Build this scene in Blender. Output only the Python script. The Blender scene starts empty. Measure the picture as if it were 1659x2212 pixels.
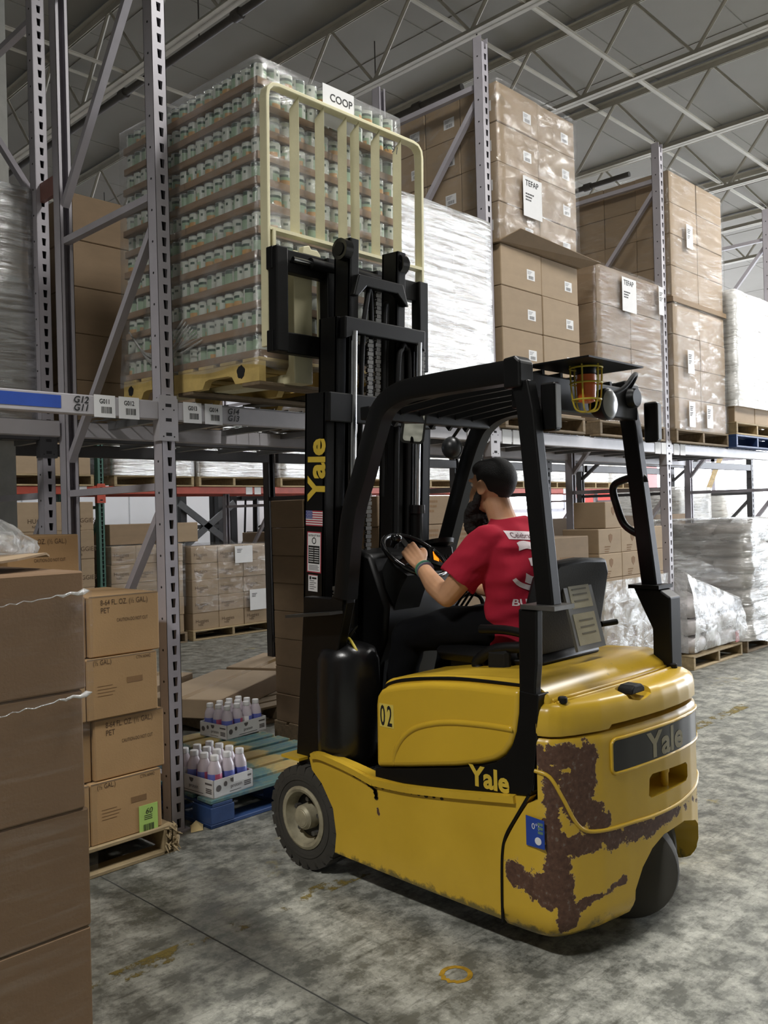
import bpy, bmesh, math, random
from mathutils import Vector, Matrix
from mathutils.bvhtree import BVHTree
PI = math.pi; rad = math.radians
random.seed(7)
SC = bpy.context.scene; COL = SC.collection

# ------------------------------------------------------------------ camera
cam = bpy.data.objects.new('camera', bpy.data.cameras.new('camera')); COL.objects.link(cam)
cam.data.sensor_fit = 'HORIZONTAL'; cam.data.sensor_width = 36.0; cam.data.lens = 36.0 * 1891.9 / 1659.0
cam.data.clip_start = .05; cam.data.clip_end = 200
def cam_axes(yaw, pitch, roll):
    f = Vector((math.sin(yaw)*math.cos(pitch), math.cos(yaw)*math.cos(pitch), math.sin(pitch)))
    r = Vector((math.cos(yaw), -math.sin(yaw), 0)); u = r.cross(f)
    return r*math.cos(roll)+u*math.sin(roll), u*math.cos(roll)-r*math.sin(roll), f
r_, u_, f_ = cam_axes(.7979, .0023, -.0261)
cam.matrix_world = Matrix(((r_.x, u_.x, -f_.x, -2.3158), (r_.y, u_.y, -f_.y, -3.7036), (r_.z, u_.z, -f_.z, 1.5132), (0, 0, 0, 1)))
SC.camera = cam
# ------------------------------------------------------------------ world, lights, exposure
SC.view_settings.view_transform = 'Standard'; SC.view_settings.look = 'None'
SC.view_settings.gamma = 1; SC.view_settings.use_curve_mapping = False
SC.view_settings.exposure = 0.0
w = bpy.data.worlds.new('world'); SC.world = w; w.use_nodes = True
w.node_tree.nodes['Background'].inputs[0].default_value = (.8, .85, 1, 1)
w.node_tree.nodes['Background'].inputs[1].default_value = .02
def area(name, loc, size, sy, energy, col=(1, .98, .945), rot=(0, 0, 0), spread=None):
    l = bpy.data.lights.new(name, 'AREA'); l.shape = 'RECTANGLE'; l.size = size; l.size_y = sy
    l.energy = energy; l.color = col
    if spread: l.spread = spread
    o = bpy.data.objects.new(name, l); o.location = loc; o.rotation_euler = rot; COL.objects.link(o); return o
for i, (x, y, e) in enumerate(((-4.2, -2.2, 230), (1.3, -2.2, 150), (6.8, -2.3, 225), (12.3, -2.3, 520), (17.5, -2.3, 520),
                               (2.2, 4.2, 75), (7.5, 4.4, 120), (13.5, 4.4, 160), (5.5, 8.4, 85), (13, 8.0, 220))):
    area('high_bay_light', (x, y, 5.75), .45, 1.2, e, spread=rad(138) if i == 0 else None)

# ------------------------------------------------------------------ materials
def lin(h):
    h = h.lstrip('#'); o = []
    for i in (0, 2, 4):
        c = int(h[i:i+2], 16)/255.0; o.append(c/12.92 if c <= .04045 else ((c+.055)/1.055)**2.4)
    return tuple(o)+(1.0,)
def mul(c, k): return (min(1, c[0]*k), min(1, c[1]*k), min(1, c[2]*k), 1)
class NT:
    def __init__(s, name):
        s.m = bpy.data.materials.new(name); s.m.use_nodes = True; s.t = s.m.node_tree; s.t.nodes.clear()
        s.out = s.n('ShaderNodeOutputMaterial')
    def n(s, t, **k):
        o = s.t.nodes.new(t)
        for a, v in k.items():
            if a.startswith('i_'):
                kk = a[2:]; kk = int(kk) if kk.isdigit() else kk.replace('_', ' ')
                o.inputs[kk].default_value = v
            else: setattr(o, a, v)
        return o
    def l(s, a, b, oa=0, ib=0): s.t.links.new(a.outputs[oa], b.inputs[ib])
    def co(s, scale=(1, 1, 1), rot=(0, 0, 0), out='Object'):
        c = s.n('ShaderNodeTexCoord'); m = s.n('ShaderNodeMapping'); m.inputs['Scale'].default_value = scale
        m.inputs['Rotation'].default_value = rot
        s.l(c, m, out, 0); return m
    def noise(s, co, scale, detail=4, rough=.6, dist=0):
        o = s.n('ShaderNodeTexNoise'); o.inputs['Scale'].default_value = scale; o.inputs['Detail'].default_value = detail
        o.inputs['Roughness'].default_value = rough; o.inputs['Distortion'].default_value = dist
        s.l(co, o, 0, 'Vector'); return o
    def ramp(s, src, stops, oa=0):
        o = s.n('ShaderNodeValToRGB'); e = o.color_ramp.elements
        while len(e) > 1: e.remove(e[-1])
        e[0].position, e[0].color = stops[0][0], stops[0][1]
        for p, c in stops[1:]:
            q = e.new(p); q.color = c
        s.l(src, o, oa, 0); return o
    def mix(s, fac, a, b, mode='MIX'):
        o = s.n('ShaderNodeMix', data_type='RGBA', blend_type=mode)
        for v, i in ((fac, 0), (a, 6), (b, 7)):
            if isinstance(v, (int, float)): o.inputs[i].default_value = v
            elif isinstance(v, tuple) and len(v) == 4: o.inputs[i].default_value = v
            elif isinstance(v, tuple): s.t.links.new(v[0].outputs[v[1]], o.inputs[i])
            else: s.t.links.new(v.outputs[0], o.inputs[i])
        return o
    def math(s, op, a, b=0.0):
        o = s.n('ShaderNodeMath', operation=op)
        for v, i in ((a, 0), (b, 1)):
            if isinstance(v, (int, float)): o.inputs[i].default_value = v
            elif isinstance(v, tuple): s.t.links.new(v[0].outputs[v[1]], o.inputs[i])
            else: s.t.links.new(v.outputs[0], o.inputs[i])
        return o
    def bsdf(s, col=None, rough=.5, metal=0, **k):
        b = s.n('ShaderNodeBsdfPrincipled'); b.inputs['Roughness'].default_value = rough; b.inputs['Metallic'].default_value = metal
        if isinstance(col, tuple): b.inputs['Base Color'].default_value = col
        elif col is not None: s.t.links.new(col.outputs[2 if col.bl_idname == 'ShaderNodeMix' else 0], b.inputs['Base Color'])
        for a, v in k.items(): b.inputs[a.replace('_', ' ')].default_value = v
        s.l(b, s.out); return b
    def bump(s, b, h, strength=.3, dist=.01):
        o = s.n('ShaderNodeBump'); o.inputs['Strength'].default_value = strength; o.inputs['Distance'].default_value = dist
        s.l(h, o, 0, 'Height'); s.l(o, b, 0, 'Normal')
MC = {}
def mat(name, hexc, rough=.5, metal=0, var=.12, scale=9, bump=0, bscale=120, obj=0, stretch=(1, 1, 1), **k):
    """plain material: base colour with cloudy variation, optional per-object variation and fine relief"""
    if name in MC: return MC[name]
    c = lin(hexc) if isinstance(hexc, str) else hexc
    t = NT(name); co = t.co(stretch); n = t.noise(co, scale, 5)
    mx = t.ramp(n, ((.3, mul(c, 1-var)), (.7, mul(c, 1+var))))
    if obj:
        oi = t.n('ShaderNodeObjectInfo'); v = t.ramp(oi, ((0, (1-obj,)*3+(1,)), (1, (1+obj*.5,)*3+(1,))), oa=5)
        mx = t.mix(1.0, mx, v, 'MULTIPLY')
    b = t.bsdf(mx, rough, metal, **k)
    if bump:
        n2 = t.noise(co, bscale, 3); t.bump(b, n2, bump, .004)
    MC[name] = t.m; return t.m
def film(name, gloss=.5, haze=.12, scale=(3, 3, 26), rot=(.12, .0, 0), rough=.16, lo=.42, hi=.66, bstr=.6, tint='#e8eaea', base=.16):
    """clear stretch film: see-through, with streaky creases that catch the light"""
    t = NT(name); co = t.co(scale, rot); n = t.noise(co, 1.6, 7, .62, .6); co2 = t.co((1, 1, 1)); n2 = t.noise(co2, 2.3, 3)
    m = t.ramp(n, ((lo, (0, 0, 0, 1)), (hi, (1, 1, 1, 1)))); m2 = t.ramp(n2, ((.36, (.25,)*3+(1,)), (.62, (1, 1, 1, 1))))
    mm = t.math('MULTIPLY', m, m2); fg = t.math('MULTIPLY', mm, gloss*.75); f = t.math('ADD', fg, gloss*base)
    tr = t.n('ShaderNodeBsdfTransparent'); tr.inputs[0].default_value = (.97, .97, .97, 1)
    gl = t.n('ShaderNodeBsdfGlossy'); gl.inputs['Color'].default_value = lin(tint); gl.inputs['Roughness'].default_value = rough
    df = t.n('ShaderNodeBsdfDiffuse'); df.inputs[0].default_value = lin('#d8d8d6')
    bp = t.n('ShaderNodeBump'); bp.inputs['Strength'].default_value = bstr; bp.inputs['Distance'].default_value = .02
    t.l(n, bp, 0, 'Height'); t.l(bp, gl, 0, 'Normal')
    a = t.n('ShaderNodeMixShader'); t.l(f, a, 0, 0); t.l(tr, a, 0, 1); t.l(gl, a, 0, 2)
    hz = t.math('MULTIPLY', mm, haze); hz = t.math('ADD', hz, haze*.35)
    b = t.n('ShaderNodeMixShader'); t.l(hz, b, 0, 0); t.l(a, b, 0, 1); t.l(df, b, 0, 2); t.l(b, t.out)
    MC[name] = t.m; return t.m
def emit(name, hexc, s):
    t = NT(name); e = t.n('ShaderNodeEmission'); e.inputs[0].default_value = lin(hexc); e.inputs[1].default_value = s; t.l(e, t.out)
    MC[name] = t.m; return t.m

# ------------------------------------------------------------------ mesh building
class B:
    def __init__(s, T=None): s.v = []; s.f = []; s.m = []; s.T = T
    def add(s, vs, fs, m=0):
        o = len(s.v)
        s.v += [tuple(s.T @ Vector(v)) for v in vs] if s.T else [tuple(v) for v in vs]
        s.f += [tuple(i+o for i in f) for f in fs]; s.m += [m]*len(fs); return s
    def box(s, x0, x1, y0, y1, z0, z1, m=0):
        return s.add([(x0,y0,z0),(x1,y0,z0),(x1,y1,z0),(x0,y1,z0),(x0,y0,z1),(x1,y0,z1),(x1,y1,z1),(x0,y1,z1)],
                     [(0,3,2,1),(4,5,6,7),(0,1,5,4),(1,2,6,5),(2,3,7,6),(3,0,4,7)], m)
    def cbox(s, x0, x1, y0, y1, z0, z1, c=.006, m=0):
        X, Y, Z = (x0, x1), (y0, y1), (z0, z1); vs = []; ix = {}
        for i in (0, 1):
            for j in (0, 1):
                for k in (0, 1):
                    for a in range(3):
                        p = [X[i], Y[j], Z[k]]; sg = (1 if i == 0 else -1, 1 if j == 0 else -1, 1 if k == 0 else -1)
                        for b in range(3):
                            if b != a: p[b] += sg[b]*c
                        ix[i, j, k, a] = len(vs); vs.append(tuple(p))
        F = []
        for a in range(3):
            o = [b for b in range(3) if b != a]
            for sd in (0, 1):
                q = []
                for (u, v) in ((0, 0), (1, 0), (1, 1), (0, 1)):
                    t = [0, 0, 0]; t[a] = sd; t[o[0]] = u; t[o[1]] = v; q.append(ix[t[0], t[1], t[2], a])
                F.append(tuple(q))
        for a in range(3):
            o = [b for b in range(3) if b != a]
            for u in (0, 1):
                for v in (0, 1):
                    t0 = [0, 0, 0]; t0[o[0]] = u; t0[o[1]] = v; t1 = list(t0); t0[a] = 0; t1[a] = 1
                    F.append((ix[(*t0, o[0])], ix[(*t1, o[0])], ix[(*t1, o[1])], ix[(*t0, o[1])]))
        for i in (0, 1):
            for j in (0, 1):
                for k in (0, 1): F.append((ix[i, j, k, 0], ix[i, j, k, 1], ix[i, j, k, 2]))
        return s.add(vs, F, m)
    def loft(s, rings, m=0, caps=True, closed=False):
        n = len(rings[0]); vs = [p for r in rings for p in r]; F = []
        R = len(rings); rr = R if closed else R-1
        for i in range(rr):
            a, b = i*n, ((i+1) % R)*n
            for j in range(n): F.append((a+j, a+(j+1) % n, b+(j+1) % n, b+j))
        if caps and not closed: F.append(tuple(range(n-1, -1, -1))); F.append(tuple(range((R-1)*n, R*n)))
        return s.add(vs, F, m)
    def tube(s, path, r, n=8, m=0, closed=False, prof=None, caps=True, up=None):
        """sweep a circle (radius r or list) or a 2-D profile along a path"""
        P = [Vector(p) for p in path]; N = len(P); rings = []; nrm = None
        for i in range(N):
            if closed: t = (P[(i+1) % N]-P[i-1]).normalized()
            else:
                a = P[max(i-1, 0)]; b = P[min(i+1, N-1)]; t = (b-a).normalized()
            if nrm is None:
                u0 = Vector(up) if up else (Vector((0, 0, 1)) if abs(t.z) < .9 else Vector((0, 1, 0)))
                nrm = (u0-t*u0.dot(t)).normalized()
            else: nrm = (nrm-t*nrm.dot(t)).normalized()
            bn = t.cross(nrm); rr = r[i] if isinstance(r, (list, tuple)) else r
            if prof: rings.append([P[i]+nrm*(q[1])+bn*(q[0]) for q in prof])
            else: rings.append([P[i]+(nrm*math.cos(2*PI*k/n)+bn*math.sin(2*PI*k/n))*rr for k in range(n)])
        return s.loft(rings, m, caps, closed)
    def cyl(s, p, q, r, n=16, m=0, r2=None): return s.tube([p, q], [r, r if r2 is None else r2], n, m)
    def prism(s, poly, ax, a, b, m=0):
        def P(u, v, w): return (w, u, v) if ax == 'X' else ((u, w, v) if ax == 'Y' else (u, v, w))
        n = len(poly); vs = [P(u, v, a) for u, v in poly]+[P(u, v, b) for u, v in poly]
        return s.add(vs, [tuple(range(n-1, -1, -1)), tuple(range(n, 2*n))]+[(i, (i+1) % n, n+(i+1) % n, n+i) for i in range(n)], m)
    def lathe(s, prof, c, axis='Z', n=24, m=0, closed=False, caps=True):
        """prof: (radius, height) list, turned round the axis through c"""
        rings = []
        for r, h in prof:
            ring = []
            for k in range(n):
                a = 2*PI*k/n; u, v = r*math.cos(a), r*math.sin(a)
                ring.append((c[0]+u, c[1]+v, c[2]+h) if axis == 'Z' else ((c[0]+h, c[1]+u, c[2]+v) if axis == 'X' else (c[0]+u, c[1]+h, c[2]+v)))
            rings.append(ring)
        return s.loft(rings, m, caps, closed)
    def ell(s, c, rx, ry, rz, n=16, k=10, m=0):
        rings = []
        for i in range(k+1):
            a = -PI/2+PI*i/k; q = max(math.cos(a), .02)
            rings.append([(c[0]+rx*q*math.cos(2*PI*j/n), c[1]+ry*q*math.sin(2*PI*j/n), c[2]+rz*math.sin(a)) for j in range(n)])
        return s.loft(rings, m)
    def quad(s, a, b, c, d, m=0): return s.add([a, b, c, d], [(0, 1, 2, 3)], m)
    def mesh(s, name, mats, smooth=None, recalc=True):
        me = bpy.data.meshes.new(name); me.from_pydata(s.v, [], s.f)
        for q in mats: me.materials.append(q)
        if len(mats) > 1: me.polygons.foreach_set('material_index', s.m)
        if recalc:
            bm = bmesh.new(); bm.from_mesh(me); bmesh.ops.recalc_face_normals(bm, faces=bm.faces); bm.to_mesh(me); bm.free()
        if smooth is not None:
            me.polygons.foreach_set('use_smooth', [True]*len(me.polygons)); me.set_sharp_from_angle(angle=rad(smooth))
        me.update(); return me
WL = {}
def setp(o, label=None, cat=None, group=None, kind=None):
    for k, v in (('label', label), ('category', cat), ('group', group), ('kind', kind)):
        if v: o[k] = v
    return o
def thing(name, label, cat, loc=(0, 0, 0), group=None, rz=0):
    o = bpy.data.objects.new(name, None); COL.objects.link(o); o.location = loc; o.rotation_euler = (0, 0, rz)
    o.empty_display_size = .1; WL[o] = Vector(loc); return setp(o, label, cat, group)
def ob(name, me, parent=None, loc=(0, 0, 0), rot=(0, 0, 0), label=None, cat=None, group=None, kind=None, bevel=0, local=False):
    """link a mesh (or a B with its materials) as one object; loc is a world point unless local"""
    o = bpy.data.objects.new(name, me); COL.objects.link(o)
    if parent is not None:
        o.parent = parent; o.location = Vector(loc) if local else Vector(loc)-WL.get(parent, Vector())
        WL[o] = WL.get(parent, Vector())+o.location
    else: o.location = loc; WL[o] = Vector(loc)
    o.rotation_euler = rot
    if bevel:
        b = o.modifiers.new('edge', 'BEVEL'); b.width = bevel; b.segments = 2; b.limit_method = 'ANGLE'; b.angle_limit = rad(40)
    return setp(o, label, cat, group, kind)
def mk(name, b, mats, parent=None, smooth=None, **k):
    if not isinstance(mats, (list, tuple)): mats = [mats]
    return ob(name, b.mesh(name, mats, smooth), parent, **k)
def dup(root, loc, rz=0, label=None, group=None):
    r = root.copy(); COL.objects.link(r); r.location = loc; r.rotation_euler = (0, 0, rz); WL[r] = Vector(loc)
    if label: r['label'] = label
    if group: r['group'] = group
    for ch in list(root.children):
        c = ch.copy(); COL.objects.link(c); c.parent = r
        for g in ch.children:
            d = g.copy(); COL.objects.link(d); d.parent = c
    return r
_tx = {}
def text_mesh(s, size, m, bold=.0, shear=0, squeeze=1, align='LEFT', sp=1.0, track=1.0):
    key = (s, size, m.name, bold, shear, squeeze, align)
    if key in _tx: return _tx[key]
    c = bpy.data.curves.new('t', 'FONT'); c.body = s; c.size = size; c.offset = bold*size; c.shear = shear; c.align_x = align; c.resolution_u = 3
    c.space_line = sp; c.space_character = track
    o = bpy.data.objects.new('t', c); COL.objects.link(o); bpy.context.view_layer.update()
    me = bpy.data.meshes.new_from_object(o.evaluated_get(bpy.context.evaluated_depsgraph_get()))
    bpy.data.objects.remove(o); bpy.data.curves.remove(c)
    if squeeze != 1: me.transform(Matrix.Scale(squeeze, 4, (1, 0, 0)))
    me.materials.clear(); me.materials.append(m); me.name = 'lettering'; _tx[key] = me; return me
FY, FX = (PI/2, 0, 0), (PI/2, 0, -PI/2)      # print facing the aisle (-Y) / facing -X
def words(s, size, m, parent, loc, rot=FY, name='lettering', **k):
    return ob(name, text_mesh(s, size, m, **k), parent, loc, rot)
def fuse(b, voxel, smooth=4, name='body'):
    """melt overlapping closed pieces into one skin"""
    me = b.mesh(name, []); o = bpy.data.objects.new('tmp', me); COL.objects.link(o)
    r = o.modifiers.new('r', 'REMESH'); r.mode = 'VOXEL'; r.voxel_size = voxel
    if smooth: q = o.modifiers.new('s', 'SMOOTH'); q.iterations = smooth; q.factor = .5
    bpy.context.view_layer.update()
    out = bpy.data.meshes.new_from_object(o.evaluated_get(bpy.context.evaluated_depsgraph_get())); out.name = name
    bpy.data.objects.remove(o); bpy.data.meshes.remove(me)
    out.polygons.foreach_set('use_smooth', [True]*len(out.polygons)); return out
def carve(me, cutters, name):
    """cut closed pieces out of a mesh"""
    o = bpy.data.objects.new('tmp', me); COL.objects.link(o); cs = []
    for c in cutters:
        q = bpy.data.objects.new('cut', c.mesh('cut', list(me.materials))); COL.objects.link(q); cs.append(q)
        m = o.modifiers.new('c', 'BOOLEAN'); m.operation = 'DIFFERENCE'; m.solver = 'EXACT'; m.object = q
    bpy.context.view_layer.update()
    out = bpy.data.meshes.new_from_object(o.evaluated_get(bpy.context.evaluated_depsgraph_get())); out.name = name
    bpy.data.objects.remove(o)
    for q in cs: bpy.data.objects.remove(q)
    return out
def smoothpath(pts, n=6, closed=False):
    """Catmull-Rom through the points"""
    P = [Vector(p) for p in pts]; out = []; N = len(P); R = N if closed else N-1
    for i in range(R):
        p0 = P[i-1] if (closed or i > 0) else P[0]; p1 = P[i]; p2 = P[(i+1) % N]; p3 = P[(i+2) % N] if (closed or i+2 < N) else P[-1]
        for k in range(n):
            t = k/n
            out.append(.5*((2*p1)+(p2-p0)*t+(2*p0-5*p1+4*p2-p3)*t*t+(3*p1-p0-3*p2+p3)*t**3))
    if not closed: out.append(P[-1])
    return out
# ------------------------------------------------------------------ setting
def floor_mat():
    t = NT('worn concrete'); co = t.co(); co2 = t.co((1, 6, 1), (0, 0, .75))
    a = t.noise(co, .55, 6, .62, .4); b = t.noise(co, 8, 10, .72); b2 = t.noise(t.co((1, 1, 1), (0, 0, .5)), 34, 6, .7); s = t.noise(t.co((1, 9, 1), (0, 0, .75)), 4.0, 6, .72); c = t.noise(co, 2.1, 5, .6)
    base = t.ramp(a, ((.34, lin('#6a6b67')), (.5, lin('#86877f')), (.66, lin('#9a9a90'))))
    pt = t.ramp(b, ((.40, lin('#565750')), (.44, lin('#62635c')), (.462, lin('#82837b')), (.505, lin('#8d8e85')), (.52, lin('#a3a39a')), (.575, lin('#aaaaa0')), (.59, lin('#c0c0b6'))))
    fk = t.ramp(b2, ((.36, (.55, .55, .54, 1)), (.46, (.97, .97, .97, 1)), (.62, (1.05, 1.05, 1.04, 1)))); pt = t.mix(1.0, pt, fk, 'MULTIPLY'); m = t.mix(.7, base, (pt, 2)); st = t.ramp(s, ((.34, (.62, .62, .60, 1)), (.46, (1, 1, 1, 1)), (.68, (1.12, 1.12, 1.1, 1))))
    m = t.mix(1.0, (m, 2), st, 'MULTIPLY')
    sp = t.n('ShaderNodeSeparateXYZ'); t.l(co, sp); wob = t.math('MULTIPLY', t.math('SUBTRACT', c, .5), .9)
    dj = t.math('ABSOLUTE', t.math('ADD', t.math('ADD', (sp, 0), .51), t.math('MULTIPLY', wob, .35))); dk = t.ramp(dj, ((.0, (.55, .55, .54, 1)), (.07, (.68, .68, .67, 1)), (.16, (1, 1, 1, 1))))
    m = t.mix(1.0, (m, 2), dk, 'MULTIPLY')
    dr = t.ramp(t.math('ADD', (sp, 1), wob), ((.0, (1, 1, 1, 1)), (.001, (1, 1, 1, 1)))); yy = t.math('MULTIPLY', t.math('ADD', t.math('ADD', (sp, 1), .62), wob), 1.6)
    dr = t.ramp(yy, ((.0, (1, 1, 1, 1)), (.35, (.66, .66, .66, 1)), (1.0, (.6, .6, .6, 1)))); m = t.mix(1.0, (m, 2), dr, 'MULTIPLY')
    ye = t.noise(co, 1.25, 5, .75, .8); yb = t.noise(co, 9, 5, .7); ym = t.math('MULTIPLY', t.ramp(ye, ((.62, (0,)*4), (.68, (1,)*4))), t.ramp(yb, ((.48, (0,)*4), (.58, (1,)*4))))
    m = t.mix(t.math('MULTIPLY', ym, .55), (m, 2), lin('#9c8a3c'))
    bs = t.bsdf(m, .5); rr = t.ramp(b, ((.3, (.36,)*3+(1,)), (.7, (.62,)*3+(1,)))); t.l(rr, bs, 0, 'Roughness'); t.bump(bs, b, .25, .004); return t.m
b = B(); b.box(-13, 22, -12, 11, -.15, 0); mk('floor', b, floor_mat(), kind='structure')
deckm = mat('painted roof deck', '#838078', .8, var=.06, scale=.8)
b = B(); b.box(-13, 22, -12, 11, 6.68, 6.8); ce = mk('ceiling', b, deckm, kind='structure')
b = B()
for i in range(-5, 9): b.box(i*2.4-.006, i*2.4+.006, -12, 11, 6.674, 6.68)
for j in range(-9, 9): b.box(-13, 22, j*1.22-.005, j*1.22+.005, 6.675, 6.68)
mk('deck_seam', b, mat('deck seam', '#827f77', .8), ce, kind='stuff')
wm = mat('white insulated panel', '#c9ccd2', .55, var=.03, scale=1)
b = B(); b.box(-13, 22, 11, 11.15, 0, 6.68); wb = mk('wall_back', b, wm, kind='structure')
rib = None
for i in range(34):
    q = B().box(0, .02, 0, .006, 0, 6.6) if rib is None else None
    if rib is None: rib = q.mesh('panel_joint', [mat('panel joint', '#a9adb3', .6)])
    ob('panel_joint', rib, wb, (-12+i*1.0, 10.994, .02), local=True)
for n, bx in (('wall_left', (-13.15, -13, -12, 11)), ('wall_right', (22, 22.15, -12, 11)), ('wall_front', (-13, 22, -12.15, -12))):
    b = B(); b.box(*bx, 0, 6.68); mk(n, b, mat('painted block wall', '#b5b2ab', .8), kind='structure')
day = emit('daylight pane', '#eef4ff', 16.0); wfm = mat('window frame grey', '#8d9095', .5)
def dock_window(n, x0, x1, y0, y1, z0, z1):
    b = B(); b.box(x0, x1, y0, y1, z0, z1); o = mk('window_%d' % n, b, day, kind='structure')
    f = B()
    if x1-x0 < y1-y0:
        for y in (y0, (y0+y1)/2, y1): f.box(x0-.04, x0, y-.05, y+.05, z0, z1)
        for z in (z0, (z0+z1)/2, z1): f.box(x0-.04, x0, y0, y1, z-.05, z+.05)
    else:
        for x in (x0, (x0+x1)/2, x1): f.box(x-.05, x+.05, y0-.04, y0, z0, z1)
        for z in (z0, (z0+z1)/2, z1): f.box(x0, x1, y0-.04, y0, z-.05, z+.05)
    mk('window_frame', f, wfm, o)
dock_window(1, 21.95, 21.99, -10.5, -6.4, .3, 5.6)
dock_window(2, 21.95, 21.99, -5.6, -1.4, .3, 5.6)
dock_window(3, 21.95, 21.99, 4.2, 9.6, 1.2, 4.4)
dock_window(4, 12.5, 20.5, 10.95, 10.99, 1.5, 3.6)

# ------------------------------------------------------------------ roof steel
steel = mat('white roof steel', '#b8b4a8', .6, var=.1, scale=4)
_jo = None
def roof_joist(x, lab):
    global _jo
    if _jo is None:
        t = thing('roof_joist', lab, 'roof joist', (x, 0, 5.82), 'open web joists under the roof deck'); _jo = t
        for nm, z, w in (('bottom_chord', 5.82, .055), ('top_chord', 6.58, .065)):
            b = B()
            if nm == 'bottom_chord':
                b.box(x-w, x-.003, -11.9, 10.9, z, z+.008); b.box(x+.003, x+w, -11.9, 10.9, z, z+.008)
                b.box(x-.016, x-.008, -11.9, 10.9, z, z+.06); b.box(x+.008, x+.016, -11.9, 10.9, z, z+.06)
            else:
                b.box(x-w, x-.008, -11.9, 10.9, z+.062, z+.07); b.box(x+.008, x+w, -11.9, 10.9, z+.062, z+.07)
                b.box(x-.016, x-.008, -11.9, 10.9, z, z+.07); b.box(x+.008, x+.016, -11.9, 10.9, z, z+.07)
            mk(nm, b, steel, t)
        m1 = m2 = None; y = -7.5
        while y < 10:
            for s in (1, -1):
                if s == 1 and m1 is None: m1 = B().tube([(x, 0, 5.85), (x, .62, 6.62)], .016, 6).mesh('web', [steel])
                if s == -1 and m2 is None: m2 = B().tube([(x, 0, 5.85), (x, -.62, 6.62)], .021, 6).mesh('web', [steel])
                ob('web', m1 if s == 1 else m2, t, (0, y, 0))
            y += 1.24
        return t
    return dup(_jo, (x, 0, 5.82), 0, lab)
JN = {-1.62: 'roof joist above the left end of the racking', .25: 'roof joist above the post labelled rack end', 2.12: 'roof joist over the bay of the raised can pallet',
      3.98: 'roof joist just behind the top of the second rack post', 5.85: 'roof joist passing over the tall wrapped carton stack', 7.7: 'roof joist over the third rack post',
      9.55: 'roof joist over the farthest tall carton stack', 11.4: 'roof joist second from the far end of the view', 13.25: 'roof joist at the far end of the view'}
for x, l in JN.items(): roof_joist(x, 'white open web '+l)
for i, (y, z) in enumerate(((.55, 5.84), (2.05, 6.6), (-2.4, 5.84), (3.9, 5.84), (5.6, 6.6), (7.6, 5.84))):
    b = B(); b.tube([(-8, y, z), (16, y, z)], .018, 4); b.box(-8, 16, y-.03, y+.03, z-.004, z+.004)
    mk('joist_bridging', b, steel, label=['white bridging angle running over the rack front', 'upper white bridging angle over the rack rear', 'white bridging angle high over the aisle', 'white bridging angle above the rear aisle', 'upper white bridging angle above the rear aisle', 'white bridging angle before the white back wall'][i], cat='bridging angle')
pm = mat('dark pipe', '#47433f', .6)
for x, lab, y0, y1, z in ((2.44, 'dark sprinkler pipe above the raised pallet of cans', -4, 9.5, 6.0), (4.55, 'dark sprinkler pipe behind the second rack post', 1.75, 9.5, 5.75), (7.9, 'dark sprinkler pipe behind the third rack post', 1.75, 9.5, 5.75)):
    t = thing('sprinkler_pipe', lab, 'pipe', (x, 0, z)); mk('pipe_run', B().cyl((x, y0, z), (x, y1, z), .035, 10), pm, t, 40)
    b = B()
    for k in range(6):
        yy = y0+.6+k*2; mk('coupling', B().cyl((x, yy-.05, z), (x, yy+.05, z), .052, 10), pm, t, 40)
    for k in range(4): mk('hanger_rod', B().cyl((x, y0+1.2+k*2, z+.03), (x, y0+1.2+k*2, 6.68), .007, 6), pm, t)

# ------------------------------------------------------------------ pallet racking
rackm = mat('rack paint lilac grey', '#aba7ae', .42, var=.08, scale=6); rackd = mat('rack paint backlit shade', '#39383a', .5, var=.12)  # dark copy: second row's backlit silhouette shade put into the colour
beamm = mat('rack beam grey', '#adaaae', .4, var=.1, scale=5); greenm = mat('rack paint green', '#3e6357', .5); redm = mat('rack beam red', '#b0452f', .45, var=.15)
rustm = mat('row spacer rust red', '#8a6058', .5); wire = mat('zinc wire', '#8b8c8c', .4, .7); shadowm = mat('slot shade', '#1c1a1b', .9)
W = 2.607
def post_mesh(H, pitch=.0762, name='front_post', mats=None, dots=False):
    b = B(); hw = .0375; N = int(H/pitch); d = .075
    for k in range(N):
        z0 = .063+(k-1)*pitch; z1 = z0+pitch; st = z1; sb = z1-.043; wt, wb_ = .0125, .0085; cx = .004
        if k == 0: z0 = 0
        b.add([(-hw, 0, z0), (hw, 0, z0), (hw, 0, sb), (cx+wb_, 0, sb), (cx-wb_, 0, sb), (-hw, 0, sb), (hw, 0, st), (cx+wt, 0, st), (cx-wt, 0, st), (-hw, 0, st)],
              [(0, 1, 2, 3, 4, 5), (5, 4, 8, 9), (3, 2, 6, 7)])
        b.box(cx-.018, cx+.018, .030, .033, sb-.01, st+.01, 1)
    b.box(-hw, -hw+.003, 0, d, 0, H); b.box(hw-.003, hw, 0, d, 0, H)
    b.box(-hw, -.018, d-.003, d, 0, H); b.box(.018, hw, d-.003, d, 0, H)
    if dots:
        for k in range(0, N, 2):
            z = .12+k*pitch; b.cyl((-hw-.001, .036, z), (-hw+.002, .036, z), .006, 8, 1)
    return b.mesh(name, mats or [rackm, shadowm], 30, recalc=False)
def rpost_mesh(H, m=None):
    b = B(); b.box(-.0375, .0375, .07, .075, 0, H); b.box(-.0375, -.0345, 0, .075, 0, H); b.box(.0345, .0375, 0, .075, 0, H); b.box(-.0375, -.018, 0, .003, 0, H); b.box(.018, .0375, 0, .003, 0, H)
    return b.mesh('rear_post', [m or rackm])
H0 = 4.83; PF = post_mesh(H0, dots=True); PR = rpost_mesh(H0); FP = B().box(-.06, .06, -.02, .1, 0, .008).mesh('foot_plate', [rackm])
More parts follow.
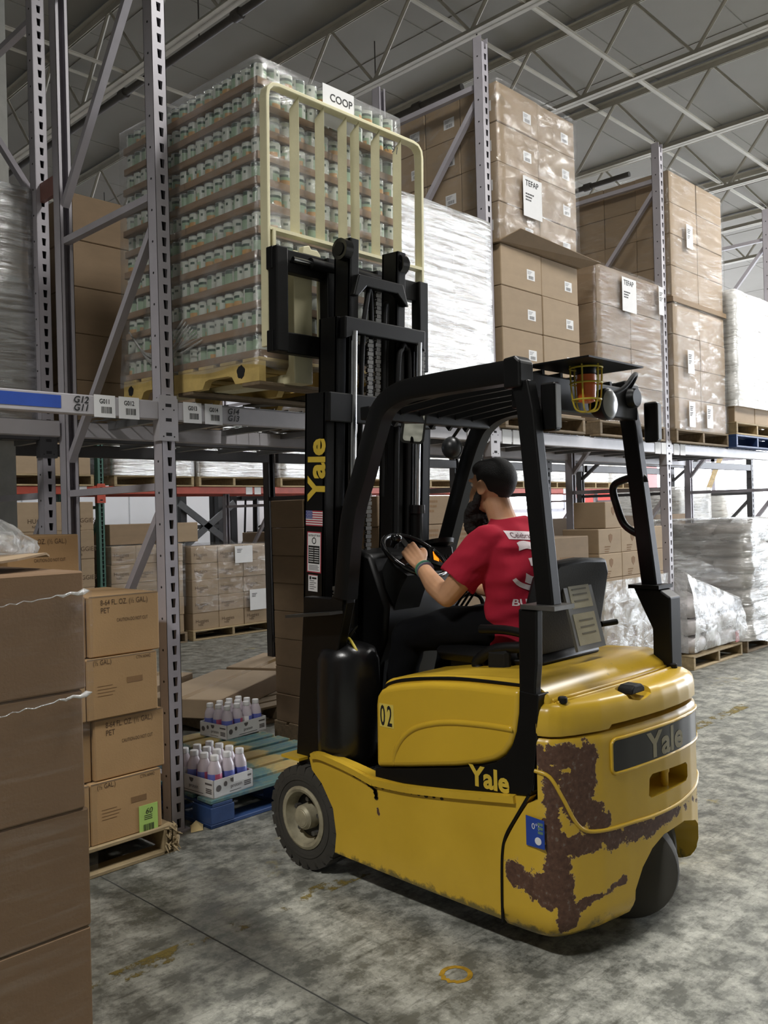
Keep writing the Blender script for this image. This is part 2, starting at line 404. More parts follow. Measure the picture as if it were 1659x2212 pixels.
def frame(x, y0, y1, label, H=H0, pf=None, pr=None, m=None, braces=None, group=None):
    t = thing('rack_upright_frame', label, 'rack frame', (x, y0, 0), group); m = m or rackm
    ob('front_post', pf or PF, t, (x, y0, 0)); ob('rear_post', pr or PR, t, (x, y1-.075, 0))
    ob('foot_plate', FP, t, (x, y0, 0)); ob('foot_plate', FP, t, (x, y1-.08, 0))
    ya, yb = y0+.06, y1-.06; pr_ = [(-.02, -.018), (.02, -.018), (.02, .018), (-.02, .018)]
    for z in (.25, 1.675, 3.1, 4.5):
        if z < H: mk('strut', B().tube([(x, ya, z), (x, yb, z)], 1, prof=pr_), m, t)
    for za, zb in (braces or ((1.58, .4), (2.98, 1.86), (4.42, 3.3))):
        if za < H: mk('brace', B().tube([(x, ya, za), (x, yb, zb)], 1, prof=pr_), m, t)
    return t
frame(0, 0, 1.075, 'lilac grey rack frame nearest the forklift mast, slotted front post')
frame(W, 0, 1.075, 'rack frame behind the forklift driver, second along the aisle')
frame(2*W, 0, 1.075, 'rack frame right of the forklift, third along the aisle')
frame(3*W, 0, 1.075, 'fourth rack frame along the aisle, at the far right')
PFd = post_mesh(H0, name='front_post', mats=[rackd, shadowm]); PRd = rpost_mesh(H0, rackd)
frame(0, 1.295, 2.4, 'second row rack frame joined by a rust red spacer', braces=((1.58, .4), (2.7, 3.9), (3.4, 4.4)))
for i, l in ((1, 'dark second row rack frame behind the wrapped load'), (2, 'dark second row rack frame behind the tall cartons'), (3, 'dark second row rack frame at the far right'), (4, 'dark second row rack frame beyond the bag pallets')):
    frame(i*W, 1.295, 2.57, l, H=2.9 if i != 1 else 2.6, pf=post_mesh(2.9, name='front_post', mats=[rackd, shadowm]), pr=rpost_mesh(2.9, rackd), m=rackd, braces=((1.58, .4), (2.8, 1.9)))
for z in (3.45, 1.2):
    mk('row_spacer', B().box(-.012, .012, 1.07, 1.30, z-.055, z+.055), rustm if z > 2 else rackm, label='rust red spacer bar joining the two rack rows high up' if z > 2 else 'grey spacer bar joining the two rack rows low down', cat='spacer')
b = B(); b.box(-.02, .2, 2.5, 2.52, 0, 6.6); b.box(-.02, .2, 2.7, 2.72, 0, 6.6); b.box(.08, .1, 2.52, 2.7, 0, 6.6)
col = thing('building_column', 'pale grey steel column behind the left rack frames', 'column', (.18, 2.4, 0)); b2 = B(); b2.v = [(v[0]+.075, v[1]-.1, v[2]) for v in b.v]; b2.f = b.f; b2.m = b.m
mk('column_shaft', b2, mat('column paint', '#a8a9a4', .6), col); mk('base_plate', B().box(.0, .34, 2.35, 2.67, 0, .02), rackm, col)

papm = mat('white label paper', '#dedede', .6, var=.03); blk = mat('black print', '#141414', .7); blue = mat('blue tape', '#2d4fa8', .4)
def barcode(w, h, n=14, seed=1):
    rnd = random.Random(seed); b = B(); x = 0
    while x < w:
        d = rnd.choice((.002, .0035, .005))*(w/.06); b.quad((x, 0, 0), (x+d, 0, 0), (x+d, h, 0), (x, h, 0)); x += d+rnd.choice((.0025, .004))*(w/.06)
    return b.mesh('barcode', [blk], recalc=False)
BC = barcode(.055, .03)
CONN = {}
def conn_mesh(s, m):
    if (s, m.name) in CONN: return CONN[s, m.name]
    b = B(); x0, x1 = (0, .047) if s > 0 else (-.047, 0)
    b.box(x0, x1, -.006, -.001, 1.894, 2.115); a, c = (.047, .052) if s > 0 else (-.052, -.047); b.box(min(a, c), max(a, c), -.006, .05, 1.894, 2.1)
    for z in (1.915, 2.045): b.cyl((.03*s, -.0065, z), (.03*s, -.005, z), .004, 8, 1)
    for z in (1.93, 2.0, 2.07): b.box(min(0, .016*s), max(0, .016*s), -.0066, -.0055, z-.012, z+.004, 1)
    CONN[s, m.name] = b.mesh('connector', [m, shadowm]); return CONN[s, m.name]
def beam(x0, x1, y, label, zt=2.085, m=None, tags=(), group=None, flip=False):
    m = m or beamm; t = thing('rack_beam', label, 'rack beam', (x0, y, zt-.09), group); f = -1 if not flip else 1
    ya, yb = (y-.002, y+.044) if not flip else (y-.044, y+.002)
    b = B(); b.cbox(x0+.05, x1-.05, ya, yb, zt-.09, zt, .005); b.box(x0+.05, x1-.05, (ya+.012) if not flip else ya, yb if not flip else yb-.012, zt-.0002, zt+.0002); mk('beam_body', b, m, t)
    if not flip:
        ob('connector', conn_mesh(1, m), t, (x0, y, zt-2.085)); ob('connector', conn_mesh(-1, m), t, (x1, y, zt-2.085))
    for tg in tags:
        kind, tx, txt = tg
        if kind == 'tag':
            p = mk('location_label', B().box(tx, tx+.105, y-.0045, y-.003, zt-.097, zt+.005), papm, t)
            if txt: words(txt, .03, blk, p, (tx+.026, y-.0052, zt-.034), squeeze=.8, bold=.02); ob('barcode', BC, p, (tx+.035, y-.0052, zt-.078), FY)
        elif kind == 'stencil':
            p = words(txt, .042, blk, t, (tx, y-.0052, zt-.038), name='stencil_number', shear=.25, bold=.02, sp=.85)
        else: mk('blue_tape', B().box(tx, tx+.5, y-.0042, y-.003, zt-.068, zt-.012), blue, t)
    return t
beam(-W, 0, 0, 'front shelf beam left of the near post, blue tape and G011 labels', tags=(('tape', -1.04, ''), ('stencil', -.485, 'G12\nG11'), ('tag', -.385, 'G011'), ('tag', -.262, 'G012')))
beam(0, W, 0, 'front shelf beam under the raised pallet, G013 and G014 labels', tags=(('tag', .085, 'G013'), ('tag', .21, 'G014'), ('stencil', .345, 'G14\nG13'), ('tag', 2.3, ''), ('tag', 2.42, '')))
beam(W, 2*W, 0, 'front shelf beam behind the overhead guard', tags=(('tag', W+.085, ''), ('tag', W+.21, ''), ('tag', 4.95, ''), ('tag', 5.07, '')))
beam(2*W, 3*W, 0, 'front shelf beam right of the third post under a blue pallet', tags=(('tag', 5.31, ''), ('tag', 5.44, '')))
for i, l in ((-1, 'rear shelf beam at the left edge'), (0, 'rear shelf beam behind the raised can pallet'), (1, 'rear shelf beam behind the driver'), (2, 'rear shelf beam at the far right')):
    beam(i*W, (i+1)*W, 1.075, l+', grey', flip=True)
for i, l in ((-1, 'at the left edge'), (0, 'behind the mast'), (1, 'behind the driver'), (2, 'behind the third post'), (3, 'at the far right')):
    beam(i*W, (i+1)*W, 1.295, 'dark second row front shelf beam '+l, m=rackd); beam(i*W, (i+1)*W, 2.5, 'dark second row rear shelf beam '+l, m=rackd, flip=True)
# wire decks under the loads
def deck_mesh():
    b = B()
    for i in range(13): b.box(i*.1-.0025, i*.1+.0025, 0, 1.07, -.003, .003)
    for j in range(9): b.box(0, 1.2, j*.13+.01, j*.13+.016, -.008, -.003)
    for j in (.2, .6, 1.0): b.box(j-.02, j+.02, .04, 1.04, -.045, -.008)
    return b.mesh('wire_deck', [wire])
DM = deck_mesh()
for i, (x, y, l) in enumerate(((.06, 0, 'below the raised pallet'), (1.35, 0, 'below the shiny wrapped load'), (2.68, 0, 'below the tall carton stack'), (3.95, 0, 'below the shorter carton stack'), (5.27, 0, 'below the farthest tall stack'), (6.55, 0, 'below the white wrapped load'), (.06, 1.3, 'in the second row behind the mast'), (1.35, 1.3, 'in the second row behind the driver'))):
    ob('wire_deck', DM, None, (x, y+.003, 2.0935), label='zinc wire mesh shelf deck '+l, cat='wire deck')
from mathutils import noise as mn
# ------------------------------------------------------------------ pallets
woodm = mat('pallet pine', '#a08d6a', .75, var=.22, scale=7, obj=.22, stretch=(1, 4, 4), bump=.3, bscale=60)
woodd = mat('pallet weathered', '#7d6c54', .8, var=.25, scale=7, obj=.25, stretch=(1, 4, 4), bump=.3, bscale=60)
yelm = mat('pallet yellow painted wood', '#c6ac68', .7, var=.2, scale=8, obj=.1, bump=.25, bscale=60)
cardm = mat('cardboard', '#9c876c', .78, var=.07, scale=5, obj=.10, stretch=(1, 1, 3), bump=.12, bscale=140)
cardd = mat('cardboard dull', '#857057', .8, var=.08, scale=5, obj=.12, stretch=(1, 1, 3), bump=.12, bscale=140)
cardw = mat('cardboard warm', '#a3835a', .78, var=.08, scale=4, obj=.10, bump=.15, bscale=120)
tapem = mat('parcel tape', '#8d744f', .25, var=.06); inkm = mat('brown print', '#4a3521', .8)
def t_blue():
    t = NT('worn blue and yellow paint'); co = t.co((1, 1, 1)); n = t.noise(co, 2.6, 5, .6, .4); n2 = t.noise(t.co((2, 14, 2)), 3, 6, .7)
    a = t.ramp(n, ((.40, lin('#2f5d6e')), (.5, lin('#54756f')), (.58, lin('#b09b5f')), (.66, lin('#a98f58'))))
    m = t.mix(t.ramp(n2, ((.45, (0,)*4), (.7, (.6, .6, .6, 1)))), a, lin('#8f8158')); b = t.bsdf(m, .7); t.bump(b, n2, .3, .004); return t.m
bluet = t_blue(); bluem = mat('pallet blue paint', '#27416f', .55, var=.25, scale=6, bump=.2, bscale=40)
_pm = {}
def bm_box(nm, sx, sy, sz, m, c=.003):
    k = (nm, round(sx, 3), round(sy, 3), round(sz, 3), m.name)
    if k not in _pm: _pm[k] = B().cbox(0, sx, 0, sy, 0, sz, c).mesh(nm, [m])
    return _pm[k]
def pallet(x, y, wd, dp, z, label, m=woodm, nb=7, top=None, group=None, T=None):
    t = thing('pallet', label, 'pallet', (x, y, z), group); bt = .018; h = .128
    for i in range(3): ob('stringer', bm_box('stringer', .038, dp, h-2*bt, m), t, (x+i*(wd-.038)/2, y, z+bt))
    bw = min(.125, dp/nb*.82)
    for i in range(nb):
        ob('deck_board', bm_box('deck_board', wd, bw, bt, top or m), t, (x, y+i*(dp-bw)/(nb-1), z+h-bt))
    for i in range(3): ob('bottom_board', bm_box('bottom_board', wd, .1, bt, m), t, (x, y+i*(dp-.1)/2, z))
    return t
PH = .128
# ------------------------------------------------------------------ cartons and wraps
ORD = ['top', 'second', 'third', 'fourth', 'fifth', 'sixth', 'seventh', 'eighth', 'ninth', 'tenth', 'eleventh', 'twelfth']
_bars = {}
def bars(size, m=None):
    """lines of print too small to read"""
    k = (size, m.name if m else '')
    if k not in _bars:
        b = B(); rnd = random.Random(int(size*1000))
        for r in range(3):
            x = 0
            while x < size*(6-r): d = size*rnd.uniform(.4, 1.1); b.quad((x, -r*size*1.4, 0), (x+d, -r*size*1.4, 0), (x+d, -r*size*1.4+size*.7, 0), (x, -r*size*1.4+size*.7, 0)); x += d+size*.2
        _bars[k] = b.mesh('carton_print', [m or mat('faint brown print', '#7d5f3d', .8)], recalc=False)
    return _bars[k]
_cm = {}
def carton_mesh(sx, sy, sz, m):
    k = (round(sx, 3), round(sy, 3), round(sz, 3), m.name)
    if k not in _cm: _cm[k] = B().cbox(0, sx, 0, sy, 0, sz, .005).mesh('carton', [m])
    return _cm[k]
STK = {}
def sticker(parent, loc, w=.1, h=.075, rot=FY, m=None):
    k = (w, h)
    if k not in STK:
        b = B(); b.quad((0, 0, 0), (w, 0, 0), (w, h, 0), (0, h, 0)); x = w*.2
        rnd = random.Random(3)
        while x < w*.8: d = rnd.choice((.02, .035))*w; b.quad((x, h*.1, .0004), (x+d, h*.1, .0004), (x+d, h*.42, .0004), (x, h*.42, .0004), 1); x += d+.025*w
        for j in range(3): b.quad((w*.1, h*(.56+.12*j), .0004), (w*(.45+.1*j), h*(.56+.12*j), .0004), (w*(.45+.1*j), h*(.60+.12*j), .0004), (w*.1, h*(.60+.12*j), .0004), 1)
        STK[k] = b.mesh('shipping_label', [papm, mat('grey print', '#55565a', .7)], recalc=False)
    return ob('shipping_label', STK[k], parent, loc, rot)
def carton(x0, y0, z0, sx, sy, sz, label, group=None, m=None, name='carton', rz=0):
    o = ob(name, carton_mesh(sx, sy, sz, m or cardm), None, (x0, y0, z0), (0, 0, rz), label=label, cat='carton', group=group); return o
def stack(x0, x1, y0, y1, z0, z1, nx, ny, nz, where, m=None, sticks=None, prints=(), left=True, jit=.004, lsticks=False, gap=.004, tape=False, seed=1, top=False):
    """a block of cartons: front row and, where it shows, the left side column"""
    rnd = random.Random(seed); sx, sy, sz = (x1-x0)/nx, (y1-y0)/ny, (z1-z0)/nz; out = []
    for k in range(nz):
        for i in range(nx):
            for j in range(ny):
                if not (j == 0 or (left and i == 0) or (top and k == nz-1)): continue
                row = ORD[nz-1-k]; colw = (ORD[i] if i else 'left') if nx > 1 else ''
                if j == 0: l = 'brown carton, %s row, %s%s' % (row, (colw+' column, ') if nx > 1 else '', where)
                elif i == 0: l = 'brown carton, %s row, left side, %s, %s' % (row, ['', 'middle', 'rear', 'farther', 'last'][j], where)
                else: l = 'brown carton, top row, column %s, depth %s, %s' % (ORD[i], ORD[j], where)
                jx, jy = rnd.uniform(-jit, jit), rnd.uniform(-jit, jit)
                X, Y, Z = x0+i*sx+jx, y0+j*sy+jy, z0+k*sz
                o = carton(X, Y, Z, sx-gap, sy-gap, sz-.0015, l, 'cartons '+where, m)
                if j == 0:
                    if sticks: sticker(o, (X+sx*sticks[0], Y-.001, Z+sz*sticks[1]))
                    for (s, size, dx, dz) in prints:
                      if s == '~': ob('carton_print', bars(size), o, (X+sx*dx, Y-.001, Z+sz*dz), FY)
                      else: words(s, size, inkm, o, (X+sx*dx, Y-.001, Z+sz*dz), name='carton_print')
                    if tape: mk('tape', B().box(X+.01, X+sx-.01, Y-.0012, Y-.0004, Z+sz*.5-.025, Z+sz*.5+.025), tapem, o)
                if i == 0 and lsticks and j < ny: sticker(o, (X-.001, Y+sy*.45, Z+sz*.3), rot=FX)
                out.append(o)
    return out
def wrap(x0, x1, y0, y1, z0, z1, m, label, amp=.012, seed=0, top=True, skirt=0, nz=None, per=.07, cat='stretch wrap', parent=None, name='stretch_wrap'):
    nx, ny = max(3, int((x1-x0)/per)), max(3, int((y1-y0)/per)); nz = nz or max(4, int((z1-z0)/per)); b = B(); rings = []
    P = [(x0+(x1-x0)*i/nx, y0, 0, -1) for i in range(nx)]+[(x1, y0+(y1-y0)*i/ny, 1, 0) for i in range(ny)]+[(x1-(x1-x0)*i/nx, y1, 0, 1) for i in range(nx)]+[(x0, y1-(y1-y0)*i/ny, -1, 0) for i in range(ny)]
    for k in range(nz+1):
        z = z0+(z1-z0)*k/nz; r = []
        for (x, y, ux, uy) in P:
            q = mn.noise(Vector((x*2.2+seed*7, y*2.2, z*9)))*amp+mn.noise(Vector((x*11, y*11+seed, z*17)))*amp*.5
            sk = skirt*max(0, 1-(z-z0)/.12) if skirt else 0
            zz = z-(mn.noise(Vector((x*3+seed, y*3, 1)))*.06+.03 if k == 0 and skirt else 0)
            r.append((x+ux*(q+sk+amp*.7), y+uy*(q+sk+amp*.7), zz))
        rings.append(r)
    b.loft(rings, 0, False)
    if top:
        r = rings[-1]; n = len(r); cx, cy = (x0+x1)/2, (y0+y1)/2; prev = len(b.v)-n
        for s in (.93, .6, .25):
            b.v += [(cx+(p[0]-cx)*s, cy+(p[1]-cy)*s, z1+.008+amp*.5*mn.noise(Vector((p[0]*5, p[1]*5, s*4+seed)))) for p in r]; st = len(b.v)-n
            b.f += [(prev+j, prev+(j+1) % n, st+(j+1) % n, st+j) for j in range(n)]; b.m += [0]*n; prev = st
        b.f.append(tuple(range(prev, prev+n))); b.m.append(0)
    return ob(name, b.mesh(name, [m], 180), parent, label=label, cat=cat) if parent is None else mk(name, b, m, parent, 180)
F_shiny = film('dense stretch film', 1.05, .12, (2.2, 2.2, 22), (.12, .1, 0), .23, .40, .60, .9, base=.42)
F_can = film('milky thin film', .34, .15, (2.5, 2.5, 10), (.3, .2, .2), .14, .40, .66, .7)
F_light = film('thin stretch film', .24, .04, (2.5, 2.5, 16), (.25, .2, 0), .14, .46, .66, .7)
F_patch = film('patchy stretch film', .34, .07, (4, 4, 9), (.1, .5, 0), .13, .52, .66, .8)
F_white = film('thick white stretch film', .85, .75, (2, 2, 30), (.1, 0, 0), .25, .34, .55, .8, base=.3)
F_sack = film('sack wrap film', .8, .40, (1.6, 1.6, 14), (.1, .1, 0), .18, .38, .6, .9)
F_bag = film('crumpled clear sheet', .75, .38, (5, 5, 6), (.6, .3, .4), .14, .40, .58, 1.0)
def paper(x, y, z, w, h, label, lines, size=.035, rz=0, lean=0):
    o = ob('paper_sign', B().box(0, w, -.0012, 0, 0, h).mesh('paper_sign', [papm]), None, (x, y, z), (lean, 0, rz), label=label, cat='paper sign')
    yy = h*.78
    for s, k in lines:
        if s == '~': ob('sign_print', bars(size*k*.55, blk), o, (w*.12, -.002, yy), FY, local=True); yy -= size*k*2.6
        else: ob('lettering', text_mesh(s, size*k, blk, bold=.015), o, (w*.12, -.002, yy), FY, local=True); yy -= size*k*1.1
    return o
UZ = 2.0965
# shiny wrapped load behind the load backrest
pallet(1.44, -.05, 1.1, 1.1, UZ, 'wooden pallet under the shiny wrapped load beside the second post', woodd)
stack(1.46, 2.53, -.03, 1.02, UZ+PH, 3.49, 3, 3, 6, 'of the shiny wrapped load', prints=(('~', .016, .12, .78), ('PRODUCT CODE A 11050', .02, .12, .36)), left=False)
wrap(1.44, 2.545, -.05, 1.03, UZ+PH-.02, 3.5, F_shiny, 'shiny stretch wrap around the load beside the second rack post', .012, 1, skirt=.02)
# tall double stack
pallet(2.67, -.05, 1.05, 1.1, UZ, 'wooden pallet under the tall double carton stack', woodd)
stack(2.69, 3.70, -.03, .98, UZ+PH, 3.40, 2, 3, 4, 'lower half of the tall double stack', sticks=(.62, .3), left=False, seed=2)
o = thing('slip_tray', 'brown folded cardboard tray sheet between the tall stack halves', 'cardboard tray', (2.66, -.05, 3.402))
mk('sheet', B().box(2.66, 3.73, -.05, 1.0, 3.402, 3.412), cardd, o); mk('front_lip', B().add([(2.66, -.05, 3.412), (3.73, -.05, 3.412), (3.86, -.14, 3.452), (2.80, -.13, 3.50), (2.66, -.05, 3.404), (3.73, -.05, 3.404), (3.86, -.143, 3.447), (2.80, -.133, 3.495)], [(0, 1, 2, 3), (4, 7, 6, 5), (3, 2, 6, 7), (0, 3, 7, 4), (1, 5, 6, 2)]), cardd, o)
stack(2.69, 3.70, -.03, .98, 3.414, 4.54, 2, 3, 4, 'upper half of the tall double stack', sticks=(.62, .3), lsticks=True, seed=3)
wrap(2.675, 3.715, -.045, .99, 3.43, 4.552, F_patch, 'patchy stretch wrap around the upper half of the tall stack', .01, 2)
paper(2.94, -.062, 3.64, .235, .29, 'white paper sign on the upper tall stack above the forklift roof', (('TEFAP', 1.7), ('~', .8)))
# shorter stack with sign
pallet(3.94, -.05, 1.12, 1.1, UZ, 'wooden pallet under the shorter signed carton stack', woodd)
stack(3.96, 5.07, -.03, 1.02, UZ+PH, 3.50, 2, 2, 4, 'of the shorter signed stack', prints=(('~', .03, .1, .8),), seed=4, m=cardd)
wrap(3.95, 5.085, -.045, 1.03, UZ+PH+.0, 3.505, F_light, 'thin stretch wrap around the shorter signed stack', .009, 3)
paper(4.33, -.062, 3.16, .24, .285, 'white paper sign on the shorter stack in the second bay', (('TEFAP', 1.7), ('~', .8)))
paper(4.98, -.062, 3.22, .09, .25, 'narrow white paper label at the right edge of the shorter stack', (('~', .5), ('~', .5)))
# farthest tall stack
pallet(5.28, -.05, 1.14, 1.1, UZ, 'wooden pallet under the farthest tall carton stack', woodd)
stack(5.30, 6.42, -.03, .98, UZ+PH, 3.39, 2, 3, 4, 'lower half of the farthest tall stack', left=False, seed=5)
stack(5.30, 6.42, -.03, .98, 3.44, 4.60, 2, 3, 4, 'upper half of the farthest tall stack', seed=6)
mk('slip_sheet', B().box(5.28, 6.44, -.05, 1.0, 3.392, 3.436), cardd, label='brown cardboard sheet between the halves of the farthest stack', cat='cardboard sheet')
wrap(5.285, 6.435, -.045, .99, UZ+PH, 3.39, F_patch, 'patchy stretch wrap around the lower farthest tall stack', .01, 5)
wrap(5.285, 6.435, -.045, .99, 3.44, 4.61, F_light, 'thin stretch wrap around the upper farthest tall stack', .012, 6)
for x, z, h, l in ((5.56, 3.93, .22, 'small yellowed note on the upper farthest tall stack'), (5.52, 2.75, .22, 'small yellowed note on the lower farthest tall stack'), (5.52, 2.25, .24, 'white paper sign low on the farthest tall stack'), (5.9, 2.26, .22, 'white paper slip at the foot of the farthest tall stack')):
    paper(x, -.064, z, .13, h, l, (('~', .6), ('~', .5)))
# white wrapped load on two pallets
pallet(6.49, -.1, 1.1, 1.1, UZ, 'blue painted pallet on the shelf beneath a wooden pallet', bluem, top=bluem)
pallet(6.50, -.1, 1.08, 1.1, UZ+PH+.001, 'wooden pallet on top of the blue pallet on the shelf', woodm)
stack(6.52, 7.55, -.08, .98, UZ+2*PH+.002, 3.68, 2, 3, 4, 'of the white wrapped load', left=False, seed=8)
wrap(6.50, 7.57, -.1, 1.0, UZ+2*PH+.16, 3.69, F_white, 'thick white stretch wrap on the far right shelf load', .02, 8)
# second row: dark loads glimpsed between the posts
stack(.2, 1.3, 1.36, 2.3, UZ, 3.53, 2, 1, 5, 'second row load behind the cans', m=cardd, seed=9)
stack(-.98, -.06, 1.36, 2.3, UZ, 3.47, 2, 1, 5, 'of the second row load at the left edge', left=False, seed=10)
wrap(-1.0, -.045, 1.345, 2.32, UZ, 3.48, F_shiny, 'shiny stretch wrap around the load behind the left posts', .012, 10)
# ------------------------------------------------------------------ floor level loads of the front row
for x, l in ((1.42, 'wooden pallet under the dim carton stack behind the mast'),): pallet(x, -.02, 1.08, 1.06, 0, l, woodd)
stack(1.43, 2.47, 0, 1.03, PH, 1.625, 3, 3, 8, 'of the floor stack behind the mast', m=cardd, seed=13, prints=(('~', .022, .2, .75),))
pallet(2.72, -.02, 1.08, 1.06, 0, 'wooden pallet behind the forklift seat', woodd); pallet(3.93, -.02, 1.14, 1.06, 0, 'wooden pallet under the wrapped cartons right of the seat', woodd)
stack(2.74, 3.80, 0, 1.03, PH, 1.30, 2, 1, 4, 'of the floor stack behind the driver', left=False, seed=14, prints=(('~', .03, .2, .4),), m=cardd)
cs = stack(3.95, 5.06, 0, 1.03, PH, 1.345, 3, 3, 6, 'of the wrapped floor stack right of the seat', left=False, seed=15, prints=(('~', .014, .25, .25),))
shm = mat('shield print', '#7d5f40', .8)
SHD = B().prism([(-.03, .03), (-.026, -.005), (0, -.035), (.026, -.005), (.03, .03), (.012, .036), (0, .042), (-.012, .036)], 'Y', -.0012, -.0004).mesh('shield_emblem', [shm])
for o in cs:
    if abs(o.location.y) < .05: ob('shield_emblem', SHD, o, (.19, 0, .12), local=True)
o = carton(4.1, .02, 1.346, .26, .3, .22, 'single brown carton standing on top of the wrapped floor stack'); ob('shield_emblem', SHD, o, (.13, 0, .14), local=True)
wrap(3.93, 5.08, -.02, 1.04, PH+.02, .92, F_bag, 'torn crumpled stretch wrap around the lower cartons right of the seat', .022, 15, top=False, skirt=.03)
# ------------------------------------------------------------------ the raised pallet of cans
TLm = Matrix.Translation((.64, -.6, 2.2)) @ Matrix.Rotation(rad(1.5), 4, 'X') @ Matrix.Translation((-.64, .6, -2.2))
pz = 2.108; py0, py1 = -.575, .615; px0, px1 = .115, 1.06
pt = thing('pallet', 'yellow painted pallet raised on the forks under the cans', 'pallet'); pt.matrix_world = TLm
pb = [(0, 0), (.18, 0), (.205, .035), (.235, .042), (.39, .042), (.42, .035), (.445, 0), (.745, 0), (.77, .035), (.8, .042), (.955, .042), (.985, .035), (1.01, 0), (1.19, 0), (1.19, .092), (0, .092)]
for i in range(3):
    x = px0+i*(px1-px0-.038)/2
    so = mk('stringer', B().prism([(py0+u, pz+.018+v) for u, v in pb], 'X', x, x+.038), yelm, pt)
    if i == 0:
        words('2', .1, blk, so, (px0-.002, .18, pz+.045), FX, shear=.2); words('-', .08, blk, so, (px0-.002, .30, pz+.02), FX)
        for yy, r in ((-.44, .030), (.54, .026)):
            mk('paint_blot', B().prism([(yy+r*(1+.1*math.sin(5*a))*math.cos(a), pz+.07+r*(1+.1*math.cos(7*a))*math.sin(a)) for a in [2*PI*k/18 for k in range(18)]], 'X', px0-.002, px0-.0005), blk, so)
for i in range(7): mk('deck_board', B().cbox(px0, px1, py0+i*.1775, py0+i*.1775+.125, pz+.11, pz+.127, .003), yelm, pt)
for y in (py0, py0+.53, py1-.13): mk('bottom_board', B().cbox(px0, px1, y, y+.13, pz, pz+.018, .003), woodd, pt)
canw = mat('can label white', '#ccd2c8', .35, var=.05); cang = mat('can label green', '#9db79b', .35); cand = mat('can label dark green', '#42574c', .35); cano = mat('can label orange', '#c79a5e', .4); canm = mat('tin lid', '#b9bcbc', .25, .9)
def can_mesh():
    b = B(); n = 20; r = .0365; h = .101; lv = [0, .003, .006, .030, .052, .066, .078, .094, .098, .101]; rr = [.034, .0372, .0365, .0365, .0365, .0365, .0365, .0365, .0372, .0345]
    b.loft([[(rr[i]*math.cos(2*PI*k/n), rr[i]*math.sin(2*PI*k/n), lv[i]) for k in range(n)] for i in range(len(lv))])
    mi = []
    for i in range(len(lv)-1):
        for k in range(n):
            if i in (0, 1, 7, 8): q = 4
            elif k < 8: q = {2: 3 if 2 < k < 6 else 1, 3: 3 if 1 < k < 7 else 1, 4: 1, 5: 2 if k < 6 else 0, 6: 0}[i]
            elif 11 < k < 16: q = {2: 1, 3: 1, 4: 1, 5: 1, 6: 2}[i]
            else: q = 2 if (i == 5 and k in (9, 10, 17)) else 0
            mi.append(q)
    b.m = mi+[4, 4]; b.add([(r*.9*math.cos(2*PI*k/n), r*.9*math.sin(2*PI*k/n), .0985) for k in range(n)], [tuple(range(n))], 4)
    return b.mesh('tin_can', [canw, cang, cand, cano, canm], 35)
CAN = can_mesh(); lz = pz+.128; NL = 12; LP = .111; NX, NY = 12, 16; sx = (px1-.03-px0-.01)/NX; sy = 1.17/NY
trm = mat('can tray board', '#8f7458', .8, var=.08, obj=.1)
def tray_mesh(wd, dp, h=.034):
    b = B(); t = .004
    b.box(0, wd, 0, dp, 0, .004); b.box(0, wd, 0, t, 0, h); b.box(0, wd, dp-t, dp, 0, h); b.box(0, t, 0, dp, 0, h); b.box(wd-t, wd, 0, dp, 0, h)
    return b.mesh('can_tray', [trm])
TRW, TRD = sx*NX/2+.003, sy*NY/2+.003; TRY = tray_mesh(TRW, TRD); ncan = 0
def place(o, x, y, z, rz=0): o.matrix_world = TLm @ Matrix.Translation((x, y, z)) @ Matrix.Rotation(rz, 4, 'Z')
core = []; rnd = random.Random(5); CO = 'first second third fourth fifth sixth seventh eighth ninth tenth eleventh twelfth thirteenth fourteenth fifteenth sixteenth'.split()
for L in range(NL):
    z = lz+L*LP; jx = rnd.uniform(-.006, .006); jy = rnd.uniform(-.005, .005); x0 = px0+.012+jx; y0 = py0+.012+jy
    lay = ['bottom', 'second', 'third', 'fourth', 'fifth', 'sixth', 'seventh', 'eighth', 'ninth', 'tenth', 'eleventh', 'top'][L]
    for a in range(2):
        for c in range(2):
            t = ob('can_tray', TRY, None, label='cardboard can tray, %s layer, %s %s quarter, raised load' % (lay, ['near', 'far'][c], ['outer', 'inner'][a]), cat='can tray', group='trays of the raised can load')
            place(t, x0+a*TRW-.003, y0+c*TRD-.003, z+.0005)
    for i in range(NX):
        for j in range(NY):
            ed = (i == 0 or j == 0); x, y = x0+(i+.5)*sx, y0+(j+.5)*sy
            hid = (j == 0 and i > 0 and L < 3 and i > 1) or (j == 0 and i > 0 and L == 0)
            if ed and not hid and ncan < 300:
                c = ob('tin_can', CAN, None, label='white and green tin can, %s layer, %s%s' % (lay, ('%s from the near corner' % CO[j-1]) if i == 0 and j else ('at the near corner' if i == j else '%s from the near corner' % CO[i-1]), ', side face' if i == 0 and j else ('' if i == j else ', backrest face')), cat='can', group='tin cans of the raised pallet'); place(c, x, y, z+.005, rnd.uniform(0, 2*PI)); ncan += 1
            elif ed or i in (1, 2) or j in (1, 2) or L == NL-1: core.append((x, y, z+.005))
b = B(TLm)
for (x, y, z) in core: b.lathe([(.034, 0), (.0365, .004), (.0365, .096), (.034, .101)], (x, y, z), n=8)
mk('inner_can', b, canw, smooth=40, label='inner white tin cans packed behind the outer rows of the raised load', cat='can', kind='stuff', group=None)
wr = wrap(px0-.004, px0+.012+sx*NX+.012, py0-.004, py0+.012+sy*NY+.012, lz-.03, lz+NL*LP+.004, F_can, 'clear loose stretch wrap around the raised tin cans', .006, 21, skirt=.012, per=.05); wr.matrix_world = TLm
